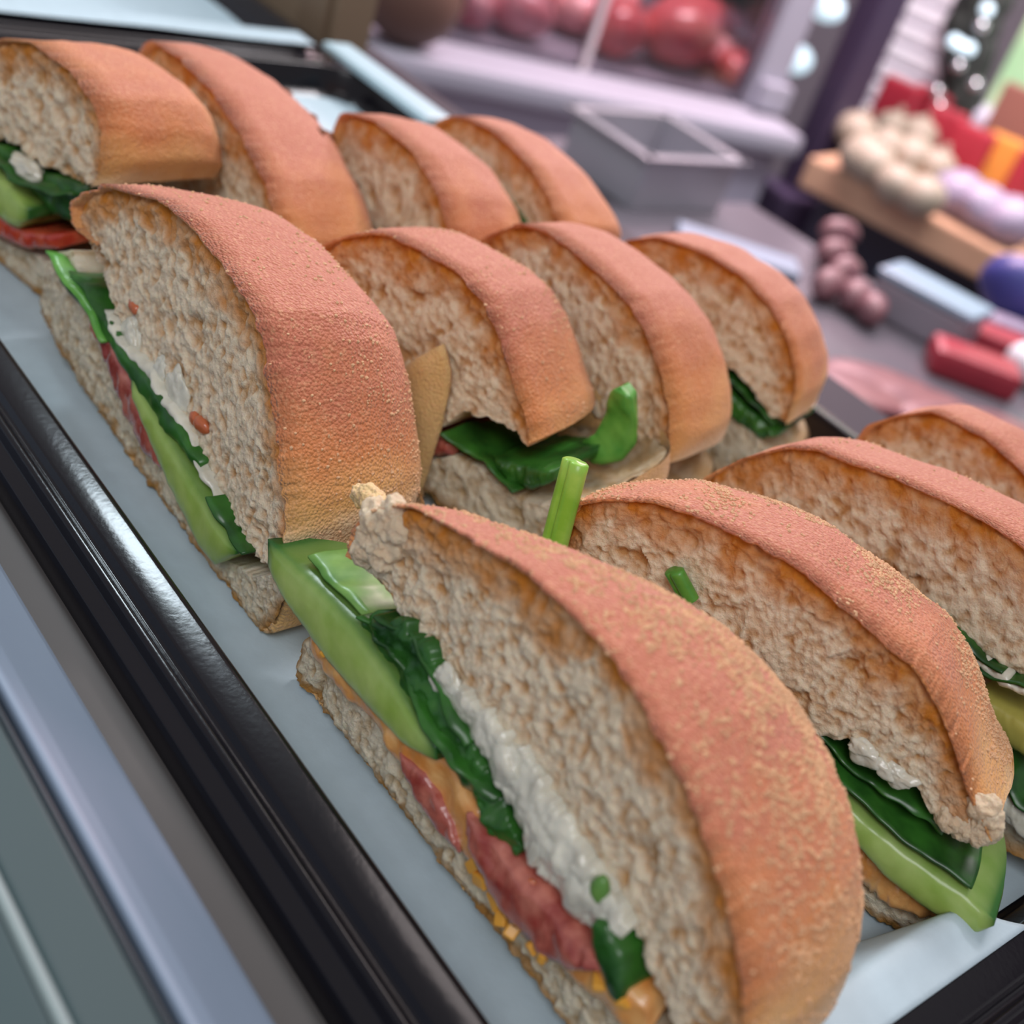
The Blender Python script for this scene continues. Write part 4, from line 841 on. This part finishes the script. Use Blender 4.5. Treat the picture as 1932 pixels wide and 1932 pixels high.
M_meat_refl = plain('dull_meat_reflection', srgb(118, 64, 72), 0.4, nscale=40, col2=srgb(150, 96, 98))
for i, (x, y) in enumerate([(1600,745),(1660,735),(1720,765),(1780,800),(1850,820),(1905,850)]):
    p = on_counter(x, y, -0.12); o = blob('meat_reflection', (p[0], p[1], -0.12+0.005), 0.026, M_meat_refl, None, 620+i, (1.5, 0.8, 0.22), 0.15); o.rotation_euler = (0, 0, 0.7+0.2*i)  # flat slabs stand in for red meat reflected in the counter top
    tag(o, 'thin dull red meat reflection on the side counter, %s from the left' % ORD[i], 'meat', 'meat reflections on the side counter')
# tan carton and brown bag behind the neighbouring tray
t = empty('cardboard_box', (-0.5925, 0.368, -0.0025), 0.01); tag(t, 'tan cardboard box standing behind the neighbouring tray', 'box')
box('box_body', (0.133, 0.022, 0.16), (0, 0, 0.08), M_tan, t, bevel=0.002); box('box_flap', (0.024, 0.003, 0.16), (0.050, -0.0127, 0.08), plain('tan_flap', srgb(118, 98, 78), 0.7), t, bevel=0.001)
p = at_z(772, 100, -0.174)+cn*0.022
t = empty('brown_bag', (p[0], p[1], -0.174), crot); tag(t, 'dark brown round-bottomed leather bag on the ledge of the meat case', 'bag')
o = blob('bag_body', (0, 0, 0.051), 0.054, M_bag, t, 640, (1.0, 0.60, 0.95), 0.05); bm = bmesh.new()
bmesh.ops.create_cone(bm, cap_ends=False, segments=40, radius1=0.0548, radius2=0.0548, depth=0.010); rim = bm_obj('bag_trim', bm, plain('bag_trim_leather', srgb(60, 52, 58), 0.5), t, True); rim.location = (0, 0, 0.0555); rim.rotation_euler = (math.pi/2, 0, 0)

# --- rails of the display front, near side of the tray
rl = rail('steel_ledge', [(0.0935, -0.012), (0.0935, 0.0002), (0.0805, 0.0002), (0.0805, -0.012)], M_ledge, -1.2, 0.12, 'dull brushed steel ledge running along the near edge of the black tray', 'ledge')
rail('white_rail', [(0.0800, -0.01), (0.0785, 0.0105), (0.0765, 0.0135), (0.0700, 0.0200), (0.0640, 0.0262), (0.0612, 0.0282), (0.0600, 0.0280), (0.0600, -0.01)], M_rail, -1.2, 0.12, 'satin blue-grey rail along the near front of the counter', 'rail')
gf = empty('front_glass', (0, 0.0592, 0.0)); tag(gf, 'grey-green glass front of the counter at the lower left corner', 'glass front')
rail('glass_seal', [(-0.0000, -0.01), (-0.0000, 0.0278), (-0.0016, 0.0278), (-0.0016, -0.01)], M_gap, -1.2, 0.12, parent=gf)
rail('glass_panel', [(-0.0016, -0.01), (-0.0016, 0.0285), (-0.0110, 0.0290), (-0.0110, -0.01)], M_glass_front, -1.2, 0.12, parent=gf)
rail('glass_edge_strip', [(-0.0110, -0.01), (-0.0110, 0.0293), (-0.0128, 0.0293), (-0.0128, -0.01)], plain('pale_glass_edge', srgb(136, 152, 152), 0.3), -1.2, 0.12, parent=gf)
rail('glass_panel', [(-0.0128, -0.01), (-0.0128, 0.0288), (-0.0400, 0.0275), (-0.0400, -0.01)], M_glass_front, -1.2, 0.12, parent=gf)
